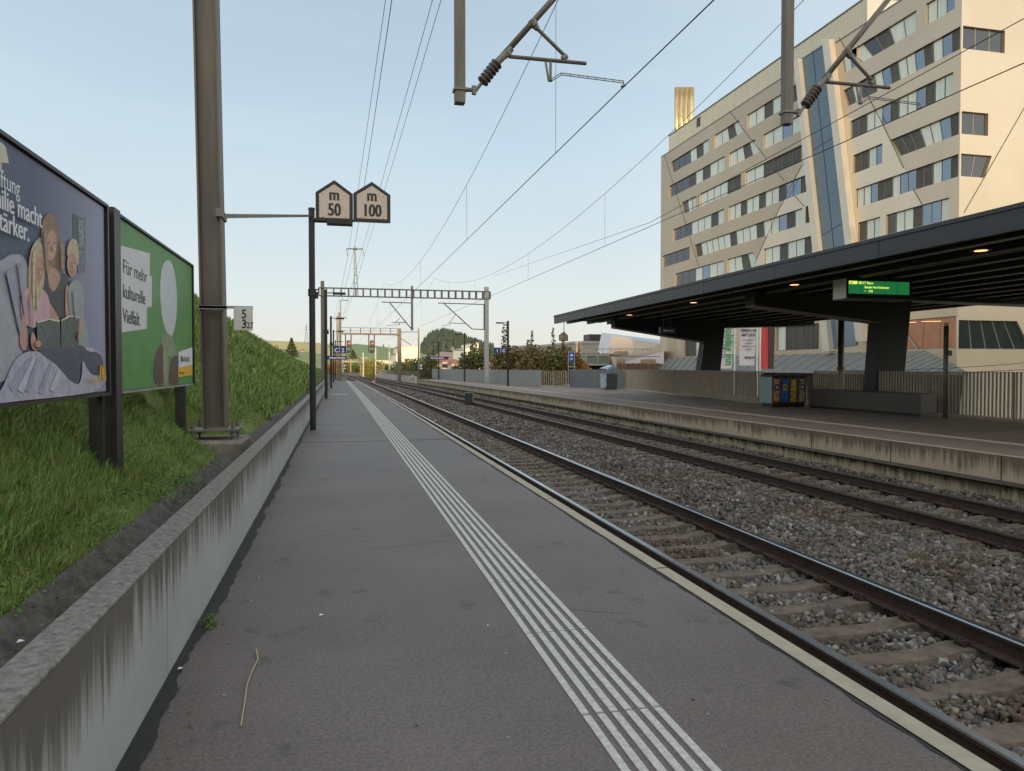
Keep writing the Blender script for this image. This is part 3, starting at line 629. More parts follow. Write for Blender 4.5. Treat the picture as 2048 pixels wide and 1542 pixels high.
fold=pm('poster_linen_fold',(.33,.32,.42),.2,12); fold2=pm('poster_linen_light',(.5,.49,.58),.15,12)
art(po,'fold_print',[[(20,1130),(110,1010),(118,1014),(40,1160)],[(90,1150),(150,1010),(160,1014),(110,1165)],[(150,1160),(205,1030),(213,1036),(170,1170)]],5,fold)
art(po,'fold_print',[[(60,1150),(130,1005),(142,1008),(85,1165)],[(200,1150),(240,1060),(255,1075),(222,1160)]],5,fold2)
art(po,'fold_print',[[(10,640),(40,620),(80,900),(70,905)],[(60,600),(75,596),(98,820),(90,830)]],5,fold)
dkp=pm('poster_eye_brown',(.12,.06,.04)); skl=pm('poster_skin_light',(.62,.38,.29),.1)
art(po,'eye_print',[ell(150,622,4,2.5,0,8),ell(166,626,4,2.5,0,8),ell(296,598,4,2.5,0,8),ell(311,600,4,2.5,0,8)],6,dkp)
art(po,'mouth_print',[ell(157,662,6,3,0,8),ell(302,636,6,3,0,8)],6,pm('poster_lip',(.45,.16,.13)))
art(po,'nose_print',[[(215,520),(220,520),(224,542),(213,542)],[(157,630),(161,630),(163,645),(155,645)],[(302,604),(306,604),(308,620),(300,620)]],6,skl)
art(po,'hair_print',[[(185,640),(172,480),(182,440),(190,560),(197,648)],[(248,620),(250,470),(262,540),(262,640)]],6,pm('poster_hair_streak',(.33,.21,.13),.4,40))
art(po,'hair_print',[[(125,560),(133,540),(131,790),(124,790)],[(140,700),(146,700),(150,800),(142,800)]],6,pm('poster_blond_streak',(.62,.5,.33),.3,40))
art(po,'shirt_print',[[(110,760),(116,730),(124,880),(118,884)],[(300,720),(307,716),(318,840),(310,846)]],6,pm('poster_shirt_fold',(.42,.3,.34),.2,20))
art(po,'hand_print',[ell(146,950,13,16,.3,10),ell(328,915,9,18,.1,10)],6,skin)
u=Vector((0,1,0))
def ptext(parent,name,t,x,y,hz_,matr,al='RIGHT',off=.002,sx=1.0,layer=8):
    p=onX(x/2.171,250+y/2.171,BX+.004); mb=MB(); LAY[0]+=2; o_=BX+.003+LAY[0]*.0004; mb.text(t,hz_,(o_,p.y,p.z),Y1,Z1,al=al,sx=sx,ext=.0002); mb.text(t,hz_,(o_+.0006,p.y+hz_*.035*(1 if off else 0),p.z),Y1,Z1,al=al,sx=sx,ext=.0002); return mb.build(name,matr,parent)
wt=pm('poster_white',(.72,.72,.75),.05)
ptext(po,'lettering','Stiftung',66,312,.128,wt,sx=.88,off=0)
ptext(po,'lettering','Familie macht',163,446,.148,wt,off=.003,sx=.9)
ptext(po,'lettering','stärker.',106,506,.148,wt,off=.003,sx=.9)
yel=pm('poster_yellow',(.75,.42,.02),.05)
ptext(po,'lettering','Jetzt spenden bei',412,1110,.034,yel,off=0)
mb=MB()
def arch(cx,w,h,zb_):
    pts=[(BX+.024,cx-w+2*w*t,zb_+h*math.sin(math.pi*t)**.6) for t in [i/12 for i in range(13)]]
    for a,b in zip(pts[:-1],pts[1:]): mb.beam(a,b,.004,.014,up=(0,1,0) if abs(b[2]-a[2])>abs(b[1]-a[1]) else (0,0,1))
pL=onX(418/2.171,250+1112/2.171,BX); pR=onX(443/2.171,250+1108/2.171,BX); w=(pR.y-pL.y)/4; hh=onX(430/2.171,250+1048/2.171,BX).z-pL.z
arch(pL.y+w,w*.95,hh,pL.z); arch(pR.y-w,w*.95,hh,pL.z); mb.build('logo',yel,po)
# posts
def post(parent,ya,yb,z0,z1,w=.10):
    mb=MB(); mb.box(BX-.06-w,BX-.07,ya,yb,z0,z1); 
    return mb.build('post',K['dark'],parent)
ga=onX(200,948,BX)
mb=MB(); mb.box(BX-.055,BX-.015,y1-.05,y1-.01,hz(BX,y1)-.3,zb-.02); mb.build('post',K['dark'],root); post(root,y0+.2,y0+.32,hz(BX,y0)-.3,zt)
LAY[0]=0
# green billboard
y2,zt2=bz(232,430); y3,_=bz(383,533); zb2=(bz(232,781)[1]+bz(383,768)[1])/2; zt2=(zt2+bz(383,533)[1])/2
root=board('billboard','green billboard about cultural diversity with a white balloon-headed figure',y2,y3,zb2,zt2,0)
mb=MB(); mb.box(BX-.06,BX-.001,y2,y3,zb2,zt2); mb.build('panel',K['dark'],root)
mb=MB(); mb.box(BX-.07,BX+.02,y2,y3,zt2,zt2+.02); mb.box(BX-.07,BX+.02,y3,y3+.03,zb2-.02,zt2+.02); mb.build('frame',K['dark'],root)
mb=MB(); mb.box(BX-.03,BX+.012,y2,y3,zb2-.02,zb2-.001); mb.build('lower_frame',K['steellight'],root)
mb=MB(); mb.box(BX,BX+.002,y2+.01,y3-.01,zb2+.005,zt2-.01); po=mb.build('poster',pm('poster_green',(.085,.25,.055),.15,3),root)
art(po,'balloon_print',[smooth([(728,583),(748,600),(764,680),(768,760),(764,860),(745,925),(728,912),(706,860),(694,760),(694,670),(706,600)],3)],2,pm('poster_balloon',(.55,.56,.6),.08))
art(po,'collar_print',[smooth([(700,900),(728,905),(748,920),(768,985),(770,1010),(735,1010),(700,965)])],2,pm('poster_scarf',(.22,.27,.15),.3))
art(po,'coat_print',[smooth([(692,955),(705,950),(715,1135),(662,1130),(666,1010)],2),smooth([(752,1000),(774,1000),(782,1126),(728,1134),(735,1040)],2)],1,pm('poster_brown_coat',(.09,.05,.035),.3,20))
art(po,'scarf_print',[smooth([(705,960),(726,975),(732,1132),(708,1135)])],2,pm('poster_olive',(.25,.28,.17),.3))
art(po,'caption_print',[[(510,520),(648,557),(648,655),(657,657),(657,788),(635,793),(635,885),(515,902)]],1,pm('poster_caption',(.62,.62,.64),.04))
dk=pm('poster_black',(.03,.03,.035),.1)
ptext(po,'lettering','Für mehr',532,640,.158,dk,'LEFT',sx=1.25,layer=2,off=0); ptext(po,'lettering','kulturelle',532,748,.158,dk,'LEFT',sx=1.15,layer=2,off=0); ptext(po,'lettering','Vielfalt',532,856,.158,dk,'LEFT',sx=1.15,layer=2,off=0)
art(po,'badge_print',[[(772,985),(832,965),(832,1040),(772,1055)]],3,wt); art(po,'badge_print',[[(770,1056),(832,1040),(832,1086),(770,1095)]],3,yel)
ptext(po,'lettering','GALAXUS',788,1027,.078,dk,'LEFT',sx=1.2,layer=4,off=0); ptext(po,'lettering','Fast alles für fast jeden',774,1080,.026,dk,'LEFT',sx=1.2,layer=4,off=0)
art(po,'logo',[[(779,1000),(784,1004),(786,1015),(788,1003),(786,1034),(783,1022),(779,1036),(781,1015)]],4,dk)
mb=MB(); mb.box(BX-.0,BX+.03,y2-.16,y2-.0,hz(BX,y2)-.35,zt2+.03); mb.box(BX-.16,BX-.0,y2-.16,y2-.145,hz(BX,y2)-.35,zt2+.03);mb.build('post',K['dark'],root)
post(root,y3-.16,y3-.02,hz(BX,y3)-.3,zt2,.1)
mb=MB(); mb.box(BX-.05,BX+.004,y3+.031,y3+.05,zt2-.75,zt2-.3); mb.build('edge_sticker',pm('poster_red',(.5,.12,.05)),root)
# ---- little things on the platform
o=MB(); P=[onZ(490+ (x-490),y,0.012) for x,y in((512,1298),(516,1318),(505,1340),(494,1370),(490,1400),(482,1450))]
o.tube(P,.0035,5); tag(o.build('dry_stalk',mat('straw',(.4,.33,.22),.8),None,org=P[2]),'long dry bent grass stalk lying on the asphalt','stalk')
for (x,y,l) in((360,1337,'white scrap of paper in the black joint at the wall foot'),(642,1230,'tiny white scrap of paper on the open asphalt'),(40,1283,'white scrap of paper in the dark gutter behind the wall')):
    p=onZ(x,y,.012 if x!=40 else .50); mb=MB(); mb.add([(p.x-.01,p.y-.006,p.z),(p.x+.012,p.y-.008,p.z+.004),(p.x+.014,p.y+.007,p.z+.001),(p.x-.006,p.y+.009,p.z+.006)],[(0,1,2,3)]); mb.add([(p.x-.01,p.y-.006,p.z-.002),(p.x+.012,p.y-.008,p.z+.002),(p.x+.014,p.y+.007,p.z-.001),(p.x-.006,p.y+.009,p.z+.004)],[(3,2,1,0)])
    tag(mb.build('paper_scrap',K['white'],None,org=p),l,'litter',group='scraps of paper')
# ---- blue platform signs, track sign
def blue_sign(label,x0,y0,x1,y1,Y,texts,side):
    a=onY(x0,y0,Y); b=onY(x1,y1,Y); root=thing('platform_sign',label,'sign',(a.x,Y,b.z))
    mb=MB(); mb.box(a.x,b.x,Y,Y+.12,b.z,a.z); s=mb.build('sign_board',K['signblue'],root)
    w=b.x-a.x; h=a.z-b.z; mb=MB(); n=len(texts)
    for i,t in enumerate(texts): mb.text(t,h*(.78 if n>1 else .6),(a.x+w*(i+.5)/n,Y-.006,b.z+h*(.17 if n>1 else .3)),X1,Z1,al='CENTER',ext=.004,off=.01)
    mb.build('lettering',K['signwhite'],s)
    if n>1: mb=MB(); mb.box((a.x+b.x)/2-.012,(a.x+b.x)/2+.012,Y-.004,Y-.001,b.z+.03,a.z-.03); mb.build('divider',K['signwhite'],s)
    mb=MB(); mb.beam((a.x if side<0 else b.x,Y+.06,a.z-.06),(a.x+side*.35 if side<0 else b.x+side*.35,Y+.06,a.z-.06),.05,.05); mb.build('bracket',K['black'],root)
    return root
blue_sign('blue sign reading C 2 on the third lamp post by the wall',666,692,692.5,707,base[2].y-.1,['C','2'],-1)
blue_sign('blue sign reading 1 C on the nearest lamp post of the far platform',988,695,1014,706,56,['1','C'],1)
blue_sign('long blue station name sign beside the far lamp posts of the near platform',655,712,694.5,719,base[2].y-1.2,['Brünnen Westside'],-1)
blue_sign('long blue station name sign on the far end of the far platform',853,713,897,719,82,['Brünnen Westside'],1)
# ================================================================ OVERHEAD LINE
def lattice(mb,a,b,h,w,n,m=0):
    a=Vector(a);b=Vector(b); k=.07
    for dz in(0,-h):
        for dy in(-w/2,w/2): mb.beam(a+Vector((0,dy,dz)),b+Vector((0,dy,dz)),k,k,m)
    for i in range(n+1):
        p=a.lerp(b,i/n)
        for dy in(-w/2,w/2): mb.beam(p+Vector((0,dy,-.035)),p+Vector((0,dy,-h+.035)),.12,.03,m)
def cantilever(root,base,tipx,mount_top,wire,sgn,Z_low):
    """base: bottom of the drop mast; tube up to the messenger; registration arm to the contact wire"""
# near portal (its beam is above the picture): drop masts, arms
def drop(label,pxL,pxR,pybot,off):
    Y=MY; a=onY(pxL,pybot,Y); b=onY(pxR,pybot,Y); x=(a.x+b.x)/2; w=(b.x-a.x)
    root=thing('cantilever_arm',label,'catenary arm',(x,Y,a.z),group='catenary arms hanging from the near portal')
    mb=MB(); mb.box(x-w/2,x+w/2,Y-w/2,Y+w/2,a.z,11.3); mb.build('drop_mast',K['steelbrown'],root,bevel=.006)
    def q(px,py): return onY(px+off[0],py+off[1],Y)
    # clamp
    c0=q(935,180); mb=MB(); mb.box(x-w/2-.02,x+w/2+.02,Y-w/2-.02,Y+w/2+.02,c0.z-.03,c0.z+.005); mb.tube([(x+w/2,Y,c0.z),q(950,180)],.03,8); mb.tube([q(948,172),q(948,189)],.032,8); mb.build('clamp',K['steel'],root)
    mb=MB(); A=q(950,182); B=q(966,163); mb.tube([A,B],.028,8,0,.02); C=q(1000,118); mb.build('joint',K['steel'],root); mb=MB(); mb.tube([q(992,127),q(1022,97)],.05,10); mb.build('socket',K['steel'],root)
    A=q(964,165); B=q(996,124); mb=MB(); pts=[];rr=[]
    for i in range(25): pts.append(A.lerp(B,i/24)); rr.append(.085 if i%4 in(1,2) else .05)
    mb.tube(pts,rr,14); mb.build('insulator',mat('brown_insulator',(.07,.045,.04),.3,0,.2,5),root,smooth=True)
    D=q(1105,0); d=(D-C); E=C+d*2.2; mb=MB(); mb.tube([C,E],.042,12); mb.build('arm_tube',K['steelbrown'],root,smooth=True)
    for a_,b_,r_ in(((1012,105),(1018,112),.06),((1063,40),(1070,52),.058),((1066,50),(1076,58),.04),((1125,118),(1133,112),.04)): mb=MB(); mb.tube([q(*a_),q(*b_)],r_,8); mb.build('clamp',K['steel'],root)
    mb=MB(); mb.tube([q(1072,55),q(1134,116)],.026,8); mb.build('strut',K['steelbrown'],root)
    mb=MB(); mb.tube([q(1018,113),q(1172,127)],.028,8); mb.build('registration_tube',K['steelbrown'],root)
    mb=MB(); mb.tube([q(1091,122),q(1097,160)],.016,6); mb.tube([q(1101,122),q(1101,160)],.02,6); mb.tube([q(1096,160),q(1104,161)],.022,6); mb.build('hanger',K['steel'],root)
    mb=MB(); T=[q(1103,158),q(1122,146),q(1247,162)]; T2=[q(1104,161.5),q(1123,150),q(1246,166)]
    mb.tube(T,.007,5); mb.tube(T2,.007,5)
    for t in(.0,.14,.28,.42,.56,.7,.84,1.0):
        mb.tube([T[1].lerp(T[2],t),T2[1].lerp(T2[2],t)],.006,4)
    mb.tube([q(1247,162),q(1247,172)],.008,5); mb.tube([q(1243,174),q(1250,170)],.02,6); mb.build('steady_arm',K['steel'],root)
    return q(1247,174)
w1=drop('nearer hanging catenary arm with ribbed insulator over the near track',909.5,929.5,207,(0,0))
# second arm: same thing farther to the right, a little turned by perspective only
Y=MY; s2=0
x2=onY(1574,250,Y).x; x1=onY(920,207,Y).x
near=[o for o in COL.objects if o.name.startswith('cantilever_arm')][0]
r2=dup(near,(near.location.x+(x2-x1),Y,onY(1574,250,Y).z),'farther hanging catenary arm with ribbed insulator in front of the hotel')
w2=Vector((w1.x+(x2-x1),Y,w1.z+onY(1574,250,Y).z-near.location.z))
root=thing('portal_beam','lattice beam of the near catenary portal above the platforms','portal beam',(mx,MY,11)); mb=MB(); lattice(mb,(mx,MY,11.6),(14.5,MY,11.6),.6,.35,24); mb.build('lattice',K['steelbrown'],root)
mb=MB(); mb.box(14.5,14.8,MY-.15,MY+.15,-1,12); mb.build('mast',K['steelbrown'],root)
# far portal
PY=64.0; pl=onY(646,750,PY); pr=onY(973,768,PY); zt=onY(640,576,PY).z; zt_=onY(975,583,PY).z; zb=onY(640,592,PY).z
root=thing('catenary_portal','steel catenary portal spanning both tracks with a lattice beam and pale masts','catenary portal',(pl.x,PY,0))
mb=MB(); mb.box(pl.x-.15,pl.x+.15,PY-.15,PY+.15,-.5,onY(645,562,PY).z); mb.build('mast',K['steelbrown'],root)
mb=MB(); mb.box(pr.x-.17,pr.x+.17,PY-.2,PY+.2,-.5,onY(973,574,PY).z); mb.build('mast',K['steellight'],root)
zm=(zt+zt_)/2; mb=MB(); lattice(mb,(pl.x-.3,PY,zm),(pr.x+.3,PY,zm),.66,.4,24); mb.build('lattice',K['steelbrown'],root)
xm=onY(824,600,PY).x
mb=MB(); mb.box(xm-.09,xm+.09,PY-.1,PY+.1,onY(825,661,PY).z,zm+.35); mb.build('drop_mast',K['steel'],root)
def farm(off,sgn=1):
    q=lambda px,py: onY(px+off[0],py+off[1],PY)
    mb=MB(); mb.tube([q(763,604),q(825,606)],.045,6); mb.tube([q(780,606),q(822,657)],.05,6); mb.tube([q(825,657),q(820,655)],.06,6); mb.tube([q(783,645),q(812,645)],.03,5); mb.tube([q(800,636),q(790,645)],.025,5); mb.tube([q(773,651),q(798,649)],.02,5); mb.tube([q(799,645),q(799,650)],.03,5); mb.build('arm',K['steel'],root)
farm((0,0)); 
q=lambda px,py: onY(px,py,PY)
mb=MB(); mb.tube([q(876,606),q(970,609)],.045,6); mb.tube([q(888,607),q(944,658),q(968,659)],.05,6); mb.tube([q(895,646),q(930,647)],.03,5); mb.tube([q(911,629),q(899,646)],.025,5); mb.tube([q(884,651),q(902,650)],.02,5); mb.tube([q(968,609),q(968,659)],.05,6); mb.build('arm',K['steel'],root)
# feeder bracket on top of the beam
mb=MB()
for s in(-1,1):
    mb.tube([q(712+s*4.2,592),q(709.6+s*.3,497)],.035,5)
for yy in(522,537,551,566): h=.6+ (yy-497)/95*3.5; mb.tube([q(710.2-h,yy),q(710.6+h,yy)],.025,4)
mb.tube([q(693,497.5),q(726,498)],.05,6); mb.tube([q(706,498),q(714,498)],.1,8); mb.tube([q(693,498),q(695.5,513)],.02,4); mb.tube([q(725.5,498),q(728,513)],.02,4); mb.tube([q(709.5,492),q(709.5,498)],.04,6); mb.build('feeder_bracket',K['steel'],root)
# ---- wires
def sagline(p,q_,sag,n=24): return [Vector(p).lerp(Vector(q_),i/n)-Vector((0,0,4*sag*(i/n)*(1-i/n))) for i in range(n+1)]
def wire(name,label,P,r,cat='wire',grp=None): mb=MB(); mb.tube(P,r,5); return tag(mb.build(name,K['wire'],None,org=P[0]),label,cat,grp)
G='feeder wires above the near platform'
def back(a,b,Y=-4): a=Vector(a);b=Vector(b); return a+(a-b)*((a.y-Y)/(b.y-a.y))
ends=[((771,0),(695.5,513),'leftmost thin feeder wire rising from the portal bracket to the top edge',.009),((783.5,0),(709.5,493),'thicker feeder wire second from the left above the two length signs',.012),((865,0),(714,534),'feeder wire third from the left above the platform',.009),((882,0),(728,513),'rightmost feeder wire of the four above the platform',.009)]
far_ends=[]
for i,(a,b,l,r) in enumerate(ends):
    A=Vector(onY(a[0],a[1],15)); 
    k=11.2/ (A.z); D=ray(*a); t=(11.4-1.5)/D.z; A=CO+D*t
    B=onY(b[0],b[1],PY); A0=A+(A-B)*.35
    wire('feeder_wire',l,[A0]+sagline(A,B,.12,16),r,'wire',G)
    Cc=Vector((B.x-2.6,135,B.z-3.2)); far_ends.append(B)
    wire('feeder_wire',l.split(' wire')[0]+' wire, the stretch beyond the far portal',sagline(B,Cc,1.0,12),.012,'wire','feeder wires beyond the far portal')
def catenary(label,xs_,ztops,zc,drops,grp):
    # contact wire with its messenger and droppers between the portals
    root=thing('contact_line',label,'contact line',(xs_[0],MY,zc),grp)
    def cx(Y): return float(np.interp(Y,[-12,MY,PY,125,200],xs_))
    mb=MB(); P=[(cx(y),y,zc) for y in(-12,MY,PY,125,200)]; mb.tube(P,.0085,5); mb.build('contact_wire',K['wire'],root)
    def zm_(Y):
        sp=[(-44,MY),(MY,PY),(PY,125),(125,200)]
        for a,b in sp:
            if a<=Y<=b: t=(Y-a)/(b-a); return ztops-4*(ztops-zc-1.15)*t*(1-t)
    Ys=[-12+2*i for i in range(107)]
    mb=MB(); mb.tube([(cx(y),y,zm_(y)) for y in Ys if y<=200],.007,5); mb.build('messenger_wire',K['wire'],root)
    for y in drops:
        mb=MB(); mb.tube([(cx(y),y,zc),(cx(y),y,zm_(y))],.004,4); mb.build('dropper',K['wire'],root)
zc=w1.z+.0
dr=[onX(1113,309,w1.x).y, onX(931,494,w1.x-.1).y,36,47,57,72,84,98,112]
catenary('overhead contact line of the near track with vertical droppers',[w1.x+.2,w1.x,w1.x-.25,2.9,.9],8.7,zc,dr,'overhead contact lines')
dr2=[onX(1211,505,w2.x-.2).y,onX(1060,575,w2.x-.3).y,46,56,72,86,100,115]
zc2=1.5+(w2.x)*(735-215)/(1830-679); zc2=w2.z
catenary('overhead contact line of the farther track crossing the hotel front',[w2.x+.2,w2.x,w2.x-.9,6.3,4.2],9.2,zc2,dr2,'overhead contact lines')
a=onX(2048,37,w2.x+.2); b=onX(1300,445,w2.x); e=onY(985,553,PY)
wire('return_wire','thin wire running just above the farther contact wire across the hotel',[a+(a-b)*.3,a,b,e],.007)
# ---- signal gantry and masts farther along
GY=125.0; q=lambda px,py: onY(px,py,GY)
root=thing('signal_gantry','signal bridge with railed walkway and two red signals beyond the portal','signal gantry',(q(680,750).x,GY,-1))
mb=MB(); a=q(680,750); mb.box(a.x-.24,a.x+.24,GY-.24,GY+.24,-1,q(680,625).z); mb.build('mast',K['steelbrown'],root)
mb=MB(); a=q(799,750); mb.box(a.x-.3,a.x+.3,GY-.3,GY+.3,-1,q(799,657).z); mb.build('mast',K['steelbrown'],root)
mb=MB(); a=q(683,667); b=q(799,669); mb.beam((a.x,GY,a.z),(b.x,GY,b.z),1.0,.28); mb.build('walkway',K['steelbrown'],root)
mb=MB(); mb.tube([q(683,655),q(799,657)],.04,5); mb.tube([q(683,661),q(799,662)],.03,5)
for x in(701,721,741,761,781): mb.tube([q(x,656),q(x,667)],.07,5)
mb.build('railing',K['steel'],root)
for xx in(697,743.5):
    mb=MB(); 
    for dx in(-6,5): mb.tube([q(xx+dx,668),q(xx+dx,705)],.1,5)
    hg=mb.build('signal_hanger',K['steelbrown'],root)
    a=q(xx-3.8,681); b=q(xx+3.2,696); mb=MB(); mb.box(a.x,b.x,GY-.6,GY-.25,b.z,a.z); mb.build('signal_head',mat('signal_head_black',(.06,.008,.008),.5),root)
    p=q(xx+.6,687); mb=MB(); mb.tube([(p.x,GY-.62,p.z),(p.x,GY-.61,p.z)],.13,12); mb.build('signal_lens',mat('red_signal_light',(.9,.1,.08),.4,emit=(1,.06,.04),estr=1.6),root)
    a=q(xx-3.8,700); b=q(xx+3.2,706); mb=MB(); mb.box(a.x,b.x,GY-.6,GY-.3,b.z,a.z); mb.build('distant_head',K['black'],root)
def pole(label,x0,x1,ytop,ybot,Y,m,grp='catenary masts farther along the line',extra=None):
    a=onY(x0,ybot,Y); b=onY(x1,ytop,Y); mb=MB(); w=(onY(x1,ybot,Y).x-a.x); mb.box(a.x,a.x+w,Y-w/2,Y+w/2,a.z-.6,b.z)
    root=thing('line_mast',label,'mast',(a.x+w/2,Y,a.z),grp); mb.build('post',m,root)
    if extra:
        mb=MB()
        for (p,q2) in extra: mb.tube([onY(*p,Y),onY(*q2,Y)],.05,5)
        mb.build('arm',K['steel'],root)
pole('pale brown mast at the end of the near platform, right of the tall portal mast',673.5,676,632,756,100,K['steelbrown'],extra=[((674,635),(694,636)),((676,661),(690,662))])
pole('tall mast behind the lamp posts with a short cross arm near its top',681,683,600,758,92,K['steelbrown'],extra=[((682,600),(697,601))])
pole('mast right of the signal bridge, wired back to the gantry',836,839,657,753,112,K['steel'],extra=[((799,664),(837,664)),((802,677),(822,690))])
pole('short pale mast between the gantry and the hedge',777.5,780,682,752,150,K['steellight'])
pole('pale mast in the hedge under the right red signal',750,752.5,695,752,170,K['steellight'],extra=[((750,697),(742,692))])
pole('thin mast farther down the line, behind the hedge',725.5,727.5,705,750,200,K['steellight'])
# distant gantry, the orange light on it put into its colour
GY2=330.0; q=lambda px,py: onY(px,py,GY2)
root=thing('distant_portal','far catenary portal catching orange light where the line bends','catenary portal',(q(686,748).x,GY2,-1))
lit=mat('orange_lit_mast',(.5,.36,.22),.7,0,.1,2)
for x in(686,701.5,721.5): mb=MB(); mb.tube([q(x,745),q(x,714)],.22,6); mb.build('mast',lit,root)
mb=MB(); mb.beam(q(684,715.5),q(736,716),.5,.4); mb.beam(q(684,723),q(736,723.5),.5,.4); 
for i in range(8): mb.tube([q(690+i*5.5,716),q(694+i*5.5,723)],.12,4)
mb.build('lattice',lit,root)
# small plates of numbers near the line
for (x,y,Y,l) in((689,735,110,'round white and violet plate on a post by the far end of the near platform'),(842,735,95,'round white and violet plate beside the far end of the far platform')):
    root=thing('line_plate',l,'sign',tuple(onY(x,745,Y)),'round violet plates'); 
    a=onY(x-3,727,Y); b=onY(x+3,739,Y); mb=MB(); mb.box(a.x,b.x,Y,Y+.06,b.z,a.z); mb.build('plate',mat('violet_plate',(.05,.03,.12),.5),root)
    c=onY(x,731,Y); mb=MB(); mb.tube([(c.x,Y-.03,c.z),(c.x,Y-.01,c.z)],.16,12); mb.box(c.x-.15,c.x+.15,Y-.02,Y-.005,onY(x,738,Y).z,onY(x,735.5,Y).z); mb.build('disc',K['signwhite'],root)
    mb=MB(); mb.tube([onY(x,739,Y),onY(x,752,Y)],.04,5); mb.build('post',K['steel'],root)
p=onY(825,752,88); root=thing('marker_post','little yellowish marker post at the tip of the far platform','marker',tuple(onY(825,763,88)))
mb=MB(); mb.tube([onY(825,763,88),onY(825,752,88)],.03,5); mb.build('post',K['steel'],root); mb=MB(); mb.box(p.x-.1,p.x+.1,88,88.05,p.z-.1,p.z+.13); mb.build('plate',mat('pale_yellow_plate',(.7,.62,.4),.6),root)
p=onY(748,757,105); mb=MB(); mb.box(p.x-.22,p.x+.22,105,105.3,-.8,p.z-.2); tag(mb.build('track_marker',mat('faded_orange',(.6,.25,.18),.6),None,org=(p.x,105,-.8),bevel=.04),'small faded orange box lying between the tracks ahead','marker')
# louvred board between the tracks
bb=onZ(934,812,-.8); Y=bb.y
a=onY(930,786,Y); b=onY(947,812,Y)
root=thing('track_board','small dark louvred board with a wooden edge standing between the two tracks','board',(a.x,Y,-.8))
mb=MB(); mb.box(a.x,b.x-.06,Y,Y+.06,-.8,a.z); mb.build('panel',mat('board_blue_black',(.018,.025,.04),.5),root)
mb=MB(); mb.box(b.x-.06,b.x+.01,Y-.02,Y+.35,-.85,a.z-.02); mb.build('edge_board',mat('tan_wood',(.3,.19,.1),.7),root)
mb=MB()
for i in range(5): z=a.z-.1-i*.11; mb.box(a.x+.06,b.x-.12,Y-.012,Y-.001,z-.018,z+.006)
mb.build('louvres',mat('louvre_grey',(.09,.1,.11),.5),root)
mb=MB(); mb.box(a.x-.01,b.x-.04,Y-.03,Y+.2,a.z,a.z+.03); mb.build('cap',K['steellight'],root)
# ================================================================ FAR PLATFORM: canopy, fence, bins
CXe=11.5; CXr=25.0; zu=3.9
ye=onX(1108,636,CXe).y; ys_=-3.0
root=thing('platform_canopy','dark flat platform canopy on two leaning blade columns over the far platform','canopy',(18,30,P2))
def cl(y): return 0
mb=MB(); ztop=1.5+CXe/4.06; zbot=1.5+CXe/4.78
mb.box(CXe,CXe+.12,ys_,ye,zbot,ztop); mb.box(CXe-.03,CXe+.0,ys_,ye,ztop-.06,ztop+.02); mb.box(CXe+.12,CXr,ye-.12,ye,zbot+.15,ztop-.05); mb.box(CXr-.12,CXr,ys_,ye-.12,zbot+.1,ztop-.05)
mb.build('fascia',K['anthracite'],root)
mb=MB(); mb.box(CXe+.12,CXr-.12,ys_,ye-.12,zu+.28,ztop-.06); mb.build('roof_deck',K['black'],root)
for i in range(11):
    x=CXe+.75+i*1.17; mb=MB(); mb.box(x-.07,x+.07,ys_,ye-.12,zu+.02,zu+.28); mb.box(x-.09,x+.09,ys_,ye-.12,zu,zu+.02,1); mb.build('purlin',[K['black'],mat('purlin_flange',(.3,.25,.22),.5,.2)] if i==0 else [K['black'],bpy.data.materials['purlin_flange']],root)
def col(Y,tip,ctr,cl_,cr,bl,br,re,rz):
    q=lambda p: onY(p[0],p[1],Y)
    mb=MB(); P=[q(tip[0]),q(tip[1]),q(cl_),q(bl),q(br),q(cr)]; 
    P=[(p.x,Y-.28,p.z) for p in P]; P[3]=(P[3][0]-.35,Y-.28,-6); P[4]=(P[4][0]-.35,Y-.28,-6)
    P[0]=(P[0][0],Y-.28,zu+.26)
    P+= [(re,Y-.28,rz),(re,Y-.28,zu+.26)]
    tri=geometry.tessellate_polygon([[Vector(p) for p in P]]); n=len(P)
    fr=[(a[0],a[1]+.56,a[2]) for a in P]
    fs=[tuple(t) for t in tri]+[tuple(i+n for i in t) for t in tri]+[(i,(i+1)%n,n+(i+1)%n,n+i) for i in range(n)]
    mb.add(P+fr,fs); mb.build('column',K['black'],root)
    mb=MB(); mb.beam((P[1][0],Y,P[1][2]-.015),(P[2][0],Y,P[2][2]-.015),.62,.03); mb.beam((P[5][0],Y,P[5][2]-.015),(re,Y,rz-.015),.62,.03); mb.build('beam_flange',bpy.data.materials['purlin_flange'],root)
cYn=18.0/math.tan(R(26.5+13.1)); cYf=18.0/math.tan(R(14.3+13.1))
col(cYn,((1500,590),(1500,612)),0,(1748,645),(1811,601),(1730,745),(1779,745),24.6,3.72)
col(cYf,((1226,642),(1226,655)),0,(1404,684),(1444,655),(1370,745),(1422,745),24.4,3.72)
# end beam at the open end of the canopy carries nothing visible; downlights
DL=mat('warm_downlight',(1,.7,.35),.4,emit=(1,.5,.18),estr=1.3)
for i,(x,y) in enumerate(((1962,499),(1589,568),(1387,604),(1259,629))):
    p=onZ(x,y,zu-.01) if False else CO+ray(x,y)*((zu-.0-1.5)/ray(x,y).z)
    r=thing('canopy_downlight','warm recessed downlight under the canopy, '+['nearest to the camera','second from the camera','third from the camera','farthest, near the canopy tip'][i],'ceiling light',(p.x,p.y,zu),'warm downlights under the canopy')
    mb=MB(); mb.tube([(p.x,p.y,zu-.02),(p.x,p.y,zu+.1)],.2,16); mb.build('housing',K['black'],r); mb=MB(); mb.tube([(p.x,p.y,zu-.03),(p.x,p.y,zu-.021)],.12,16); mb.build('diffuser',DL,r)
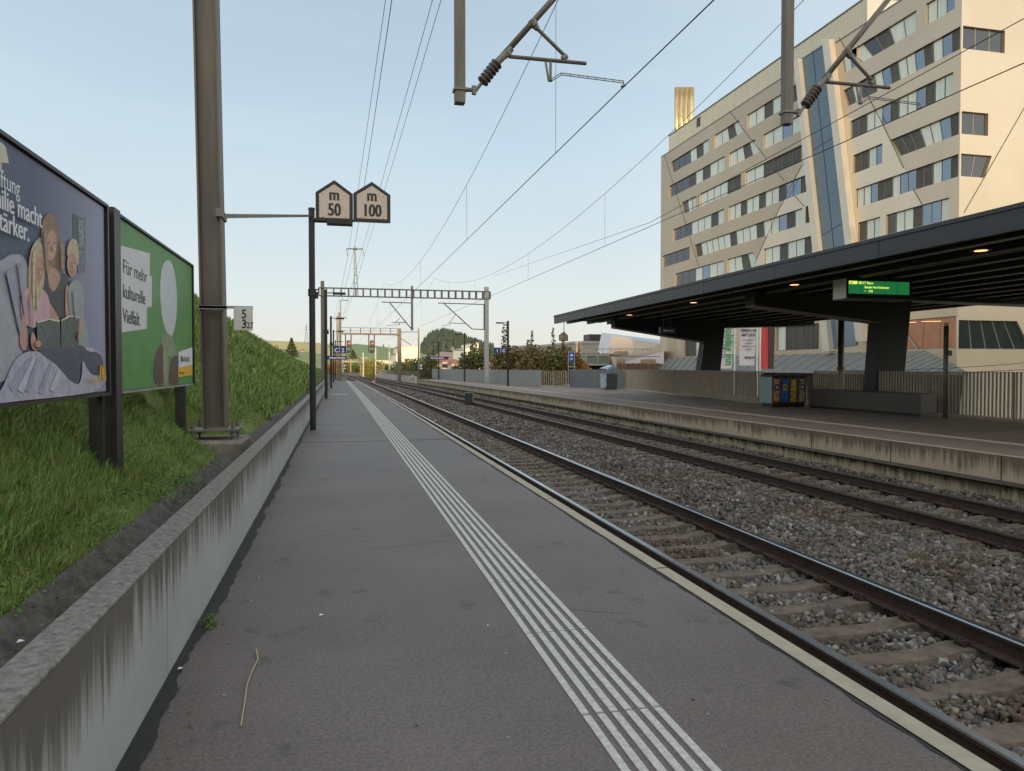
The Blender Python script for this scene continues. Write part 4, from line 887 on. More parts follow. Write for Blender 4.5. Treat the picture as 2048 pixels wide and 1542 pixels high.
# departure board
Yb=17.0; a=onY(1693,557,Yb); b=onY(1822,598,Yb); xl=onX(1667,560,a.x).y
root=thing('departure_board','hanging departure board with green screen reading 08:17 Bern','display board',(a.x,Yb,b.z))
mb=MB(); mb.box(a.x,b.x+.04,Yb,xl,b.z-.0,a.z); mb.build('casing',K['black'],root,bevel=.01)
mb=MB(); mb.box(a.x-.012,a.x-.001,Yb+.0,xl,b.z-.01,a.z+.0); mb.build('side_panel',K['white'],root)
mb=MB(); mb.box(a.x-.01,b.x+.04,Yb-.005,xl,b.z-.04,b.z-.001); mb.build('lower_frame',K['steel'],root)
s0=onY(1697,561,Yb); s1=onY(1818,590,Yb)
scr=mat('green_screen',(.02,.2,.06),.3,emit=(.02,.24,.07),estr=.4,var=.3,scale=2)
mb=MB(); mb.box(s0.x,s1.x,Yb-.008,Yb-.001,s1.z,s0.z); sc=mb.build('screen',scr,root)
yt=mat('screen_text',(.6,.8,.1),.4,emit=(.75,.9,.12),estr=.85)
mb=MB(); h=s0.z-s1.z; 
for t_,k_,x_,z_,w_ in(('08:17 Bern',.30,.30,.25,1),('Bümpliz Nord Stöckacker',.25,.48,.56,.86),('<    2220',.23,.48,.86,.9)): mb=MB(); mb.text(t_,h*k_,(s0.x+x_,Yb-.012,s0.z-h*z_),X1,Z1,ext=.002,sx=w_); mb.build('screen_text',yt,sc)
mb=MB(); mb.box(s0.x+.01,s0.x+.26,Yb-.011,Yb-.009,s0.z-h*.26,s0.z-h*.03); mb.build('line_badge',yt,sc)
mb=MB(); mb.text('S 51',h*.22,(s0.x+.03,Yb-.014,s0.z-h*.23),X1,Z1,ext=.001,sx=.8,off=.003); 
for i in range(1,5): x=s0.x+(s1.x-s0.x)*i/5; mb.box(x-.004,x+.004,Yb-.0095,Yb-.0085,s1.z,s0.z)
mb.build('screen_divider',K['black'],sc)
mb=MB(); mb.box(a.x+.5,a.x+.56,Yb+.2,Yb+.26,a.z,zu+.05); mb.box(b.x-.5,b.x-.44,Yb+.2,Yb+.26,a.z,zu+.05); mb.build('hanger',K['black'],root)
# hanging station name sign
Yh=27.0; a=onY(1321,654,Yh); b=onY(1353,667,Yh)
root=thing('platform_sign','dark station name sign hanging on two rods under the canopy','sign',(a.x,Yh,b.z)); mb=MB(); mb.box(a.x,b.x,Yh,Yh+.15,b.z,a.z); s=mb.build('sign_board',mat('dark_sign_blue',(.03,.035,.05),.4),root)
mb=MB(); mb.text('Brünnen Westside',.13,((a.x+b.x)/2,Yh-.005,b.z+.07),X1,Z1,al='CENTER',sx=.42,ext=.002); mb.build('lettering',K['signwhite'],s)
mb=MB()
for px in(1328,1343): x=onY(px,655,Yh).x; mb.tube([(x,Yh+.07,a.z),(x,Yh+.07,zu+.1)],.012,5)
mb.build('rod',K['black'],root)
# m 100 board at the canopy tip
Yc=38.2; p=[onY(1128,663,Yc),onY(1118.5,670,Yc),onY(1118.5,681.5,Yc),onY(1136,682,Yc),onY(1136,671,Yc)]
root=thing('track_length_sign','small house shaped m 100 sign hanging from the tip of the far canopy','sign',(p[0].x,Yc,p[2].z))
P=[(v.x,Yc,v.z) for v in p][::-1]; c=sum((Vector(v) for v in P),Vector())/5
mb=MB(); mb.prism(P,(0,.04,0)); bd=mb.build('sign_board',K['signblack'],root)
mb=MB(); mb.prism([tuple(c+(Vector(v)-c)*.82-Vector((0,.006,0))) for v in P],(0,.004,0)); mb.build('sign_face',K['signface'],bd)
mb=MB(); mb.text('m',.17,(c.x,Yc-.012,c.z+.05),X1,Z1,al='CENTER',ext=.003); mb.text('100',.2,(c.x,Yc-.012,c.z-.17),X1,Z1,al='CENTER',sx=.85,ext=.003); mb.build('lettering',mat('brown_letters',(.2,.07,.05),.6),bd)
mb=MB(); mb.tube([p[0],(p[0].x,Yc,zu+.1)],.02,5); mb.build('rod',K['black'],root)
# fences and parapets
def gp(px,py): v=onZ(px,py,P2); return Vector((v.x,v.y,P2))
def barfence(label,A,B,h,sp,colr,lean=0,rail=True,back=0,h0=.08):
    root=thing('bar_fence',label,'fence',tuple(A)); d=(B-A); L=d.length; d.normalize(); n=int(L/sp); nrm=Vector((-d.y,d.x,0))
    mb=MB()
    for i in range(n+1):
        p=A+d*(i*sp); mb.beam(p+Vector((0,0,h0)),p+Vector((0,0,h)),.03,.045,up=tuple(d))
    mb.build('bars',colr,root)
    mb=MB(); mb.beam(A+Vector((0,0,h0)),B+Vector((0,0,h0)),.05,.012); mb.beam(A+Vector((0,0,h-.02)),B+Vector((0,0,h-.02)),.05,.014); mb.build('rail',colr,root)
    k=max(2,int(L/2.4))
    for i in range(k+1):
        p=A+d*(L*i/k)+nrm*.05; mb=MB(); mb.beam(p,p+Vector((0,0,h-.03)),.015,.05,up=tuple(d)); mb.build('post',colr,root)
    if back:
        for s in range(int(L/1.2)):
            pass
    return root
fc=mat('brown_grey_fence',(.36,.29,.23),.6,.1,.15,3)
FA=gp(1246,777); FB=gp(1524,812)
barfence('long brown grey bar fence between the roofed litter bin and the recycling station',FA,FB,1.32,.15,fc)
nr=Vector((-(FB-FA).y,(FB-FA).x,0)).normalized()*(-1)
off=Vector((.25,.12,0))
FC=gp(1612,812)+Vector((.55,.3,0)); FD=gp(2048,844); FE=FC+(FD-FC)*1.6
barfence('open bar fence behind the dark bench block, running out of the picture',FC,FE,1.33,.125,fc)
def parapet(label,A,B,h,m):
    mb=MB(); mb.beam(A+Vector((0,0,h/2)),B+Vector((0,0,h/2)),.06,h); root=thing('solid_parapet',label,'parapet',tuple(A)); mb.build('panel',m,root)
    d=(B-A); L=d.length; d.normalize(); mb=MB(); mb.beam(A+Vector((0,0,h+.02)),B+Vector((0,0,h+.02)),.09,.04); mb.build('handrail',K['steellight'],root)
    mb=MB(); nn=Vector((-d.y,d.x,0)); 
    if nn.x>0: nn=-nn
    k=int(L/.25)
    for i in range(k+1): p=A+d*(i*.25)+nn*.034; mb.beam(p+Vector((0,0,.03)),p+Vector((0,0,h-.03)),.008,.02,up=tuple(d))
    mb.build('ribs',m,root)
pg=mat('light_grey_parapet',(.3,.31,.30),.5,.2,.1,1.5,stretch=(3,3,.4))
PA=gp(865,757); PB=gp(1082,774); PC=gp(1133,774); PD=gp(1248,778)
parapet('long pale grey sheet parapet behind the lamps of the far platform',PA,PB,1.22,pg)
barfence('short bar fence in front of the reddish trees, beside the blue totem',PB,PC,1.22,.14,fc)
parapet('grey ribbed parapet between the blue totem and the roofed litter bin',PC+Vector((.3,0,0)),PD,1.25,mat('mid_grey_parapet',(.17,.18,.19),.5,.2,.15,1.5,stretch=(3,3,.4)))
barfence('dark bar fence at the far end of the far platform',gp(838,755.5),PA,1.3,.3,K['dark'])
# lamps of the far platform
for i,(x,yb,yt,l) in enumerate(((1016,772,643,'nearest lamp post of the far platform, holding the 1 C sign'),(929,763.5,667,'middle lamp post in front of the pale grey parapet'),(877.5,758.5,683,'farthest lamp post of the far platform, holding the station name'))):
    b=gp(x,yb); h=onY(x,yt,b.y).z-P2; lamp_post(l,tuple(b),h,-1,.085,'lamp posts of the far platform',False)
# silver-brown masts by the fence
def mast(label,px,ybot,ytop,zb,Y,w,m,extra=None):
    root=thing('round_post',label,'post',tuple(onY(px,ybot,Y)));p=onY(px,ybot,Y); q=onY(px,ytop,Y)
    mb=MB(); mb.tube([(p.x,Y,zb),(p.x,Y,q.z)],w,14); mb.build('post',m,root,smooth=True)
    if extra:
        mb=MB(); mb.tube([(p.x,Y,q.z-.02),(p.x,Y,q.z+.1)],w*.9,12); mb.build('cap_light',K['white'],root)
        mb=MB(); mb.box(p.x+w,p.x+w+.1,Y-.05,Y+.05,q.z-.85,q.z-.7); mb.build('fitting',K['steel'],root)
    else:
        mb=MB(); mb.tube([(p.x,Y,1.4),(p.x,Y,1.52)],w*1.35,12); mb.build('collar',m,root)
v=gp(1890,836); mast('slim grey post with a pale cap in front of the bar fence by the bench',1890,836,652,P2,v.y,.065,K['steel'],1)
mast('brown round mast behind the fence between the flags and the near canopy column',1681,790,630,-5,29,.13,K['steelbrown'])
# bench block
A=gp(1617,815); B=gp(1840,834.5); C=gp(1873,831.5)
d=(B-A); w=Vector((C.x-B.x,C.y-B.y,0)); 
root=thing('bench_block','long low dark brown bench block in front of the bar fence','bench',tuple(A)); mb=MB()
q=[A,B,B+w,A+w]; mb.prism([tuple(p+Vector((0,0,.07))) for p in q],(0,0,.6)); mb.build('body',mat('bench_brown',(.075,.06,.056),.45,.1,.1,2),root,bevel=.015)
mb=MB(); dd=d.normalized(); ww=w.normalized(); q2=[A+dd*.05+ww*.06,B-dd*.05+ww*.06,B+w-dd*.05-ww*.06,A+w+dd*.05-ww*.06]; mb.prism([tuple(p) for p in q2],(0,0,.069)); mb.build('plinth',K['black'],root)
# recycling station with four chutes
root=thing('recycling_station','recycling station of four coloured bins side by side in front of the fence','recycling bins',tuple(gp(1545,815)))
Y=gp(1545,815).y; q=lambda px,py: onY(px,py,Y)
xl=onY(1521,750,Y+.75).x; x0=q(1544,815).x; x1=q(1612,812).x; zt=q(1560,753).z
mb=MB(); mb.box(x0,x1,Y,Y+.75,.2,zt); mb.build('housing',mat('bin_brown',(.13,.085,.06),.5,.2),root,bevel=.01)
mb=MB(); sideM=mat('bin_side_grey',(.24,.29,.30),.45,.2,.08,2)
mb.prism([(x0-.01,Y,.2),(x0-.01,Y,zt-.02),(xl,Y+.75,zt-.02),(xl,Y+.75,.2)],(-.0,.03,0)); mb.build('side_panel',sideM,root)
mb=MB(); mb.box(x0+.05,x1-.05,Y+.03,Y+.7,P2,.2); mb.build('plinth',K['dark'],root)
mb=MB(); mb.box(x0-.04,x1+.03,Y-.05,Y+.78,zt,zt+.04); mb.build('lid',K['black'],root)
cols=[((.5,.25,.15),(.04,.03,.12),'aluminium bin front with orange print'),((.02,.13,.5),(.6,.45,.03),'blue bin front with a yellow label'),((.42,.3,.13),(.7,.5,.02),'straw coloured bin front with a yellow label'),((.36,.29,.2),(.05,.04,.08),'paper bin front with newsprint pattern')]
for i,(c,lc,l) in enumerate(cols):
    wv=(x1-x0)/4; a=x0+wv*i+.07; b=a+wv-.14
    m=island_ramp(mat('bin_print',c,.5,0,.6,14),[c,c]) if False else mat('bin_print',c,.5,0,.75,11,detail=3)
    mb=MB(); mb.box(a,b,Y-.02,Y-.001,.26,zt-.09); f=mb.build('bin_front',m,root); f['label']=l
    mb=MB(); mb.box(a+.03,b-.03,Y-.026,Y-.0205,zt-.5,zt-.28); mb.build('label',mat('bin_label',lc,.5),f)
    mb=MB(); mb.box(a+.08,b-.08,Y-.031,Y-.0265,zt-.44,zt-.34); mb.build('label_mark',K['signwhite'] if i in(0,3) else K['signblue'],f)
    mb=MB(); mb.box(a+.02,b-.02,Y-.012,Y-.001,zt-.075,zt-.01); mb.build('chute',K['black'],root)
v=gp(1613,811); 
for k,px in enumerate((1613.5,)): mb=MB(); mb.tube([v,v+Vector((0,0,.75))],.025,8); tag(mb.build('white_post',K['white'],None,org=v),'short white post between the recycling station and the bench block','post')
# roofed litter bin
v=gp(1212,780); Y=v.y; q=lambda px,py: onY(px,py,Y)
root=thing('litter_bin','roofed grey litter bin with patterned front standing alone on the far platform','litter bin',tuple(v))
xa=onY(1201,780,Y+.6).x; xb=q(1213,780).x; xc=q(1235,780).x; zt=q(1210,747).z; zr=q(1218,730).z
mb=MB(); mb.box(xb,xc,Y,Y+.6,.15,zt); mb.build('body',mat('bin_slate',(.06,.065,.065),.5,.2),root,bevel=.02)
mb=MB(); mb.prism([(xb-.01,Y,.2),(xa,Y+.6,.2),(xa,Y+.6,zt),(xb-.01,Y,zt)],(0,.04,0)); mb.build('front_panel',mat('bin_pattern',(.35,.42,.5),.4,0,.8,9,detail=2),root)
mb=MB(); mb.prism([(xa-.05,Y-.05,zr-.22),(xb+.05,Y-.1,zr-.30),(xc+.05,Y-.1,zr-.22),(xb+.4,Y-.05,zr)],(0,.75,0)); mb.build('roof',mat('bin_roof_blue_grey',(.25,.33,.42),.2,.5),root)
mb=MB(); 
for x in(xa+.05,xb+.05,xc-.08): mb.tube([(x,Y+.3,zt-.1),(x,Y+.3,zr-.2)],.025,6)
mb.build('roof_post',K['steellight'],root)
mb=MB(); mb.box(xb+.05,xc-.05,Y+.05,Y+.5,P2,.15); mb.build('foot',K['steel'],root)
# blue totem
v=gp(1143,773.5); Y=v.y; q=lambda px,py: onY(px,py,Y)
root=thing('blue_totem','slim white framed stand with a blue notice on a round concrete foot','sign stand',tuple(v))
mb=MB(); 
for px in(1136.5,1149): mb.tube([(q(px,770).x,Y,P2),(q(px,770).x,Y,q(px,704).z)],.03,8)
mb.beam(q(1136,704),q(1150,704),.06,.06); mb.beam(q(1136,733.5),q(1150,733.5),.06,.06); mb.build('frame',K['steellight'],root)
a=q(1137.5,704.5);b=q(1148,724); mb=MB(); mb.box(a.x,b.x,Y-.03,Y+.02,b.z,a.z); s=mb.build('notice',mat('notice_blue',(.01,.05,.3),.4),root)
mb=MB(); w=b.x-a.x; cx_=(a.x+b.x)/2; zc_=(a.z*.62+b.z*.38); mb.prism([(cx_-w*.3,Y-.04,zc_),(cx_+w*.3,Y-.04,zc_),(cx_+w*.22,Y-.04,zc_+.1),(cx_+w*.05,Y-.04,zc_+.1),(cx_,Y-.04,zc_+.2),(cx_-w*.12,Y-.04,zc_+.1)],(0,.008,0)); mb.box(cx_-w*.25,cx_+w*.25,Y-.04,Y-.032,zc_-.22,zc_-.18); mb.box(cx_-w*.2,cx_+w*.2,Y-.04,Y-.032,zc_-.3,zc_-.27); mb.build('notice_mark',K['signwhite'],s)
mb=MB(); mb.tube([(v.x,v.y,P2),(v.x,v.y,P2+.16)],.55,20); mb.build('foot',mat('pale_concrete_foot',(.5,.46,.4),.8),root)
# flags behind the fence
FX=[(1434,1466,654,737,(1476,652,760),'white banner with green hotel lettering on a white pole behind the fence',0),(1480,1511,653,731,(1519,650,760),'white banner with dark print between the hotel banner and the red one',1),(1522,1549,648,738,(None,),'tall red and dark brown banner next to the recycling station',2)]
FY=52.0
for (x0,x1,yt,yb,pl_,l,k) in FX:
    q=lambda px,py: onY(px,py,FY)
    a=q(x0,yb); b=q(x1,yt-14); root=thing('banner_flag',l,'banner',(a.x,FY,-5),'banners on poles behind the fence')
    def cloth(u0,u1,m,nm):
        mb=MB(); V=[];n=14;mm=18
        for i in range(n+1):
            for j in range(mm+1): u=u0+(u1-u0)*i/n; w=j/mm; x=a.x+(b.x-a.x)*(u+.06*(w-.5)*(1 if k<2 else .6)); V.append((x,FY+.07*math.sin(u*7+w*2+k),a.z+(b.z-a.z)*w))
        Fq=[(i*(mm+1)+j,(i+1)*(mm+1)+j,(i+1)*(mm+1)+j+1,i*(mm+1)+j+1) for i in range(n) for j in range(mm)]
        mb.add(V,Fq); return mb.build(nm,m,root,smooth=True)
    if k<2: c=cloth(0,1,mat('banner_white',(.62,.56,.58),.8,0,.08,2),'cloth')
    else: cloth(0,.52,mat('banner_red',(.55,.06,.06),.8,0,.1,2),'cloth'); cloth(.52,1,mat('banner_brown',(.08,.04,.035),.8,0,.1,2),'cloth')
    px=(x1+3 if k<2 else x0-2); p=q(px,yb); mb=MB(); mb.tube([(p.x,FY,-5.5),(p.x,FY,b.z+.3)],.06,8); mb.build('pole',K['white'],root)
    if k==0:
        mb=MB(); mb.text('Holiday Inn',1.0,(a.x+(b.x-a.x)*.50,FY-.13,a.z+.25),-Z1,X1,al='RIGHT',sx=.72,ext=.003,off=.02); mb.build('lettering',mat('banner_green',(.03,.3,.09),.7),root)
        mb=MB(); mb.text('AN IHG HOTEL',.42,(a.x+(b.x-a.x)*.26,FY-.13,b.z-.0),-Z1,X1,sx=1.05,ext=.003); mb.build('lettering',mat('banner_grey_text',(.2,.18,.2),.7),root)
    if k==1:
        mb=MB(); xx=a.x+(b.x-a.x)*.5
        for i,(t,s_) in enumerate((('FEIERN SIE',.30),('MIT UNS',.30),('IN UNSEREN',.17),('RÄUMEN',.17),('MEETING UND',.17),('EVENTS',.17))): mb.text(t,s_,(xx,FY-.13,b.z-.95-(i*.36 if i<2 else .72+(i-2)*.24)),X1,Z1,al='CENTER',ext=.003,off=.008 if i<2 else 0)
        mb.text('MUSEUM',.22,(xx+.1,FY-.13,a.z+.55),X1,Z1,al='CENTER',ext=.003,off=.008); mb.build('lettering',mat('banner_dark_text',(.06,.05,.06),.7),root)
# ================================================================ HOTEL
HX=43.0
def hp(px,py): v=onX(px,py,HX); return (v.y,v.z)
def hy(px): return HX/math.tan(math.atan((px-CX)/F)+R(13.12))
def z3(x,y): return (1300+x/2.738,y/2.738)
YN=hy(1913); YF=hy(1320); ZT=1.5+HX*.668
rows={'A':.597,'B':.5255,'C':.4565,'D':.386,'E':.3165,'F':.249,'G':.181,'H':.113}
zrow=lambda r:1.5+HX*rows[r]
WH=1.6
# (row, left px, right px, slant left, slant right, pattern)
Wd=[('A',120,313,.55,0,'dddcsc'),('A',345,500,0,-.9,'ccsc'),('A',522,800,0,0,'ccsccs'),
('B',100,400,0,0,'oddscscc'),('B',425,590,0,-.9,'ccsc'),('B',610,812,0,0,'ccbc'),
('C',180,245,.5,0,'dcc'),('C',268,490,0,0,'ccccLL'),('C',513,818,0,0,'ccLLLL'),
('D',123,400,0,0,'oddcccsc'),('D',423,850,0,0,'ccsccsccsbbs'),
('E',65,213,0,0,'dddd'),('E',250,825,.5,0,'LcccccscccsccBsc'),('E',843,868,0,0,'s'),
('F',135,400,0,0,'oddcbcc'),('F',420,585,0,-.9,'ccsc'),('F',617,880,0,0,'ccsccs'),
('A',1140,1432,1.6,0,'cdscc'),('A',1485,1640,0,0,'ccb'),('A',1045,1112,.4,0,'cb'),
('B',1068,1690,.6,0,'dcdscbsccbscbs'),('C',1083,1637,0,0,'osccBsccbscc'),('D',1100,1257,-.0,0,'Lscb'),('D',1355,1690,1.1,0,'LLsccbs'),
('E',1115,1690,0,0,'ccbsscbBsscbs'),('F',1130,1250,0,0,'scc'),('F',1283,1625,0,0,'occsBBc'),
('G',150,560,0,0,'ccsccscc'),('G',1130,1690,0,0,'ccsccbscc'),('G',620,860,0,0,'ccsc'),('H',150,860,0,0,'ccsccsccscc'),('H',1200,1690,0,0,'ccsccbscc')]
wins=[]
for (r,xl,xr,sl_,sr,pat) in Wd:
    zb=zrow(r); yl=hy(1300+xl/2.738); yr=max(hy(1300+xr/2.738),YN+.0)
    if xr==1690: yr=YN+.12
    wins.append((yl,yr,zb,zb+WH,sl_,sr,pat))
def lowwin(x0,y0,x1,y1,pat): a=hp(x0,y1); b=hp(x1,y0); b0=hp(x0,y0); wins.append((a[0],b[0],(a[1]),(b0[1]),0,0,pat))
a=hp(1370,713); b=hp(1400,677); wins.append((a[0],b[0],a[1],hp(1370,677)[1],0,0,'LLc'))
a=hp(1543,702); wins.append((hy(1552),hy(1637),a[1],hp(1552,654)[1],0,0,'cLLLL'))
a=hp(1791,700); wins.append((hy(1775),YN+.12,a[1],hp(1802,641)[1],-.5,0,'wwww'))
outer=[(YN,-6),(YF,-6),(YF,ZT),(YN,ZT)]
polys=[]
for (yl,yr,zb,zt,sl_,sr,pat) in wins: polys.append([(yr,zb),(yl,zb),(yl+sl_,zt),(yr-sr if sr else yr,zt)] if True else 0)
# window polygons must not cross; triangulate facade with holes
pts=[Vector(p) for p in outer]; edges=[(0,1),(1,2),(2,3),(3,0)]
for P in polys:
    b=len(pts); pts+=[Vector(p) for p in P]; edges+=[(b+i,b+(i+1)%4) for i in range(4)]
for L in ([(838,905),(700,1160),(570,1450),(520,1640)],[(1040,640),(1270,670),(1390,920),(1490,1120),(1600,1340)]):
    b=len(pts); pts+=[Vector(hp(*z3(*p))) for p in L]; edges+=[(b+i,b+i+1) for i in range(len(L)-1)]
for gx in range(12): 
    b=len(pts); yy_=YN+(YF-YN)*gx/12+.3; pts+=[Vector((yy_,-5.9)),Vector((yy_,ZT-.1))]; edges+=[(b,b+1)]
vo,eo,fo,_,_,_=geometry.delaunay_2d_cdt(pts,edges,[],1,1e-5)
def inside(p,P):
    c=False; n=len(P)
    for i in range(n):
        a,b=P[i],P[(i+1)%n]
        if (a[1]>p[1])!=(b[1]>p[1]) and p[0]<(b[0]-a[0])*(p[1]-a[1])/(b[1]-a[1])+a[0]: c=not c
    return c
hotel=thing('hotel','large modern hotel clad in champagne metal panels with long bands of windows','hotel',(HX,(YN+YF)/2,-6))
mb=MB(); Fk=[]
for f in fo:
    c=sum((vo[i] for i in f),Vector((0,0)))/len(f)
    if not inside(c,outer) or any(inside(c,P) for P in polys): continue
    Fk.append(tuple(f))
def orient(f):
    a,b,c=[Vector((HX,vo[i].x,vo[i].y)) for i in f[:3]]
    return f if (b-a).cross(c-a).x<0 else f[::-1]
def Pz(L): return [hp(*z3(*p)) for p in L]
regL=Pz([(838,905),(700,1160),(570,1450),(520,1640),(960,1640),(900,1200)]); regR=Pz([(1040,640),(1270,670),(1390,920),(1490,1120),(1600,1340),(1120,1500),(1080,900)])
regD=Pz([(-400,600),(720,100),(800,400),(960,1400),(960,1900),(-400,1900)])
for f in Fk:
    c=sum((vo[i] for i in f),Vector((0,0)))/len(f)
    k=2 if inside(c,regL) or inside(c,regR) else (1 if inside(c,regD) else 0)  # cladding tone per region imitates how brightly it reflects
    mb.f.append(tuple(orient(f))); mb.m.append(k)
mb.v.extend([(HX,v.x,v.y) for v in vo])
mb.poly([(HX,YF,-6),(HX+26,YF,-6),(HX+26,YF,ZT),(HX,YF,ZT)]); mb.poly([(HX,YN,ZT),(HX,YF,ZT),(HX+26,YF,ZT),(HX+26,YN,ZT)]); mb.poly([(HX+26,YN,-6),(HX+26,YN,ZT),(HX+26,YF,ZT),(HX+26,YF,-6)])
# end face with its own windows
ez=lambda px,py: (onY(px,py,YN).x,onY(px,py,YN).z)
EW=[(HX,ez(2010,66)[0],zrow('B'),zrow('B')+WH,0,'ddd'),(HX,ez(1300+1852/2.738,250)[0],zrow('D'),zrow('D')+WH,0,'dd'),(HX,ez(1300+1832/2.738,340)[0],zrow('E'),zrow('E')+WH,.62,'dd'),(HX,ez(2062,700)[0],ez(1913,698)[1],ez(1913,640)[1],-1.3,'kkkkk')]
eo_=[(HX,-6),(HX+26,-6),(HX+26,ZT),(HX,ZT)]; ep=[[(x0+.12,z0),(x1,z0),(x1+s,z1),(x0+.12,z1)] for (x0,x1,z0,z1,s,p) in EW]
pts=[Vector(p) for p in eo_]; edges=[(0,1),(1,2),(2,3),(3,0)]
for P in ep:
    b=len(pts); pts+=[Vector(p) for p in P]; edges+=[(b+i,b+(i+1)%4) for i in range(4)]
vo2,_,fo2,_,_,_=geometry.delaunay_2d_cdt(pts,edges,[],1,1e-5)
def orient2(f):
    a,b,c=[Vector((vo2[i].x,YN,vo2[i].y)) for i in f[:3]]
    return f if (b-a).cross(c-a).y<0 else f[::-1]
Fk=[orient2(tuple(f)) for f in fo2 if not any(inside(sum((vo2[i] for i in f),Vector((0,0)))/len(f),P) for P in ep)]
mb.add([(v.x,YN,v.y) for v in vo2],Fk)
mb.build('wall',[K['facade'],K['facade_dim_refl'],K['facade_bright_refl']],hotel)
slat=mat('dark_shutter_slats',(.075,.068,.062),.5,.2,.3,2)
dglass=mat('dark_window_glass',(.025,.028,.035),.08,0,.2,1,spec=.8)
warm=mat('lit_restaurant_glass',(.14,.05,.02),.15,0,.6,1.6,emit=(.6,.2,.06),estr=.13,coat=.5)
MATS={'d':0,'c':1,'b':2,'B':2,'s':3,'L':3,'o':0,'w':4,'k':0}
reveal=K['facade']
skyg=mat('sky_reflecting_glass',(.22,.27,.33),.05,.85,.05,1)
def window(yl,yr,zb,zt,sl_,sr,pat,end=False,xe=None):
    D=.24
    if not end: T=lambda u,v,d:(HX+d,yl+(yr-yl)*u+(sl_*(1-u)-sr*u)*v,zb+(zt-zb)*v)
    else: T=lambda u,v,d:(xe[0]+(xe[1]-xe[0])*u+sl_*u*v,YN+d,zb+(zt-zb)*v)
    mb=MB(); P=[(0,0),(1,0),(1,1),(0,1)]
    for i in range(4):
        a,b=P[i],P[(i+1)%4]
        if end==False and xe=='corner' and i==1: continue
        mb.poly([T(*a,0),T(*b,0),T(*b,D),T(*a,D)])
    # thin protruding trim round the opening
    W=mb.build('window',reveal,hotel)
    n=len(pat); mf=MB(); mg=MB(); g=.0
    L=abs(yr-yl) if not end else abs(xe[1]-xe[0])
    e=.05/L; h=.045/(zt-zb)
    mf.poly([T(0,0,D),T(1,0,D),T(1,1,D),T(0,1,D)])
    for i,c in enumerate(pat):
        u0=i/n; u1=(i+1)/n; e2=e*(.6 if c in 'sL' else 1)
        mg.add([T(u0+e2,h*1.3,D-.05),T(u1-e2,h*1.3,D-.05),T(u1-e2,1-h,D-.05),T(u0+e2,1-h,D-.05)],[(0,1,2,3)],MATS[c])
        for v in(u0,): 
            mf.add([T(v-e*.5 if i else 0,0,D-.08),T(v+e*.5,0,D-.08),T(v+e*.5,1,D-.08),T(v-e*.5 if i else 0,1,D-.08)],[(0,1,2,3)])
    mf.build('frame',K['winframe'],W); mg.build('pane',[dglass,K['curtain'],skyg,slat,warm],W)
for w in wins: window(*w)
for (x0,x1,z0,z1,s,p) in EW: window(0,0,z0,z1,s,0,p,True,(x0+.12,x1))
# raised trims, seams
def fl(P,w,X=HX-.012,end=False):
    mb=MB()
    for (a,b) in zip(P[:-1],P[1:]):
        if not end: A=hp(*z3(*a)); B=hp(*z3(*b)); mb.beam((X,)+A,(X,)+B,w,.02,up=(1,0,0))
        else: A=onY(*z3(*a),YN-.01); B=onY(*z3(*b),YN-.01); mb.beam(A,B,w,.02,up=(0,1,0))
    return mb
sm=mat('panel_seam_dark',(.05,.04,.035),.6)
seams=[[(80,850),(125,1000),(185,1190),(270,1470)],[(435,605),(520,720),(640,870)],[(690,935),(735,990)],[(830,905),(700,1160),(570,1450)],[(795,1075),(845,1130)],[(1035,205),(1080,280)],[(1165,470),(1270,670)],[(1270,670),(1390,920)],[(1440,1030),(1490,1120)]]
for s_ in seams: fl(s_,.05).build('panel_seam',sm,hotel)
fl([(2090,520),(1720,1165)],.05,end=True).build('panel_seam',sm,hotel)
mb=MB(); mb.box(HX-.02,HX-.0,YN,YF,ZT-.02,ZT+.12); mb.box(HX-.02,HX+26,YN-.02,YN,ZT-.02,ZT+.12); mb.build('roof_edge',K['steel'],hotel)
# fine vertical panel joints
mb=MB(); 
y=YN+1.35
while y<YF: 
    for zz in(-6,): mb.box(HX-.004,HX-.001,y,y+.012,2.0,ZT-.05)
    y+=2.7
# (very faint joints are left to the seams above)
# glazed slanting stair slot and its fins
def line(x0,y0,x1,y1):
    return lambda y:x0+(x1-x0)*(y-y0)/(y1-y0)
gL=line(1603,119,1645,493); gR=line(1652,86,1693,480)
def AV(px,py,X): v=onX(px,py,X); return Vector((X,v.y,v.z))
def HV(px,py,X):
    v=onX(px,py,HX); return Vector((X,v.y,v.z))
mb=MB(); Pq=[HV(gL(119),119,HX-.1),HV(gR(86),86,HX-.1),HV(gR(690),690,HX-.1),HV(gL(697),697,HX-.1)]; mb.prism(Pq,(.09,0,0)); gz=mb.build('stair_glazing',K['bluegl'],hotel)
mb=MB()
for t in(0,.31,.60,.86): 
    ya=105+t*590; a=HV(gL(ya+12),ya+14,HX-.11); b=HV(gR(ya-12),ya-14,HX-.11); mb.beam(a,b,.05,.03,up=(1,0,0))
xm_=lambda y:(gL(y)+gR(y))/2
mb.beam(HV(xm_(100),102,HX-.11),HV(xm_(690),690,HX-.11),.05,.03,up=(1,0,0)); mb.build('mullion',sm,gz)
finm=mat('pale_fin_metal',(.62,.56,.48),.4,.4,.05,.5)
def fin(a0,a1,b0,b1,ytop,ybot,dirn):
    # a: outer x at y=119/493, b: inner
    fa=line(a0,119,a1,493); fb=line(b0,119,b1,493)
    q=[AV(fa(ytop),ytop,HX-.6),AV(fb(ytop),ytop,HX-.6),AV(fb(ybot),ybot,HX-.6),AV(fa(ybot),ybot,HX-.6)]
    mb=MB(); mb.prism([tuple(v) for v in q],(.59,0,0)); mb.build('fin',finm,hotel)
fin(1587,1624,1596,1636,117,702,1); fin(1648,1690,1662,1704,78,683,1)
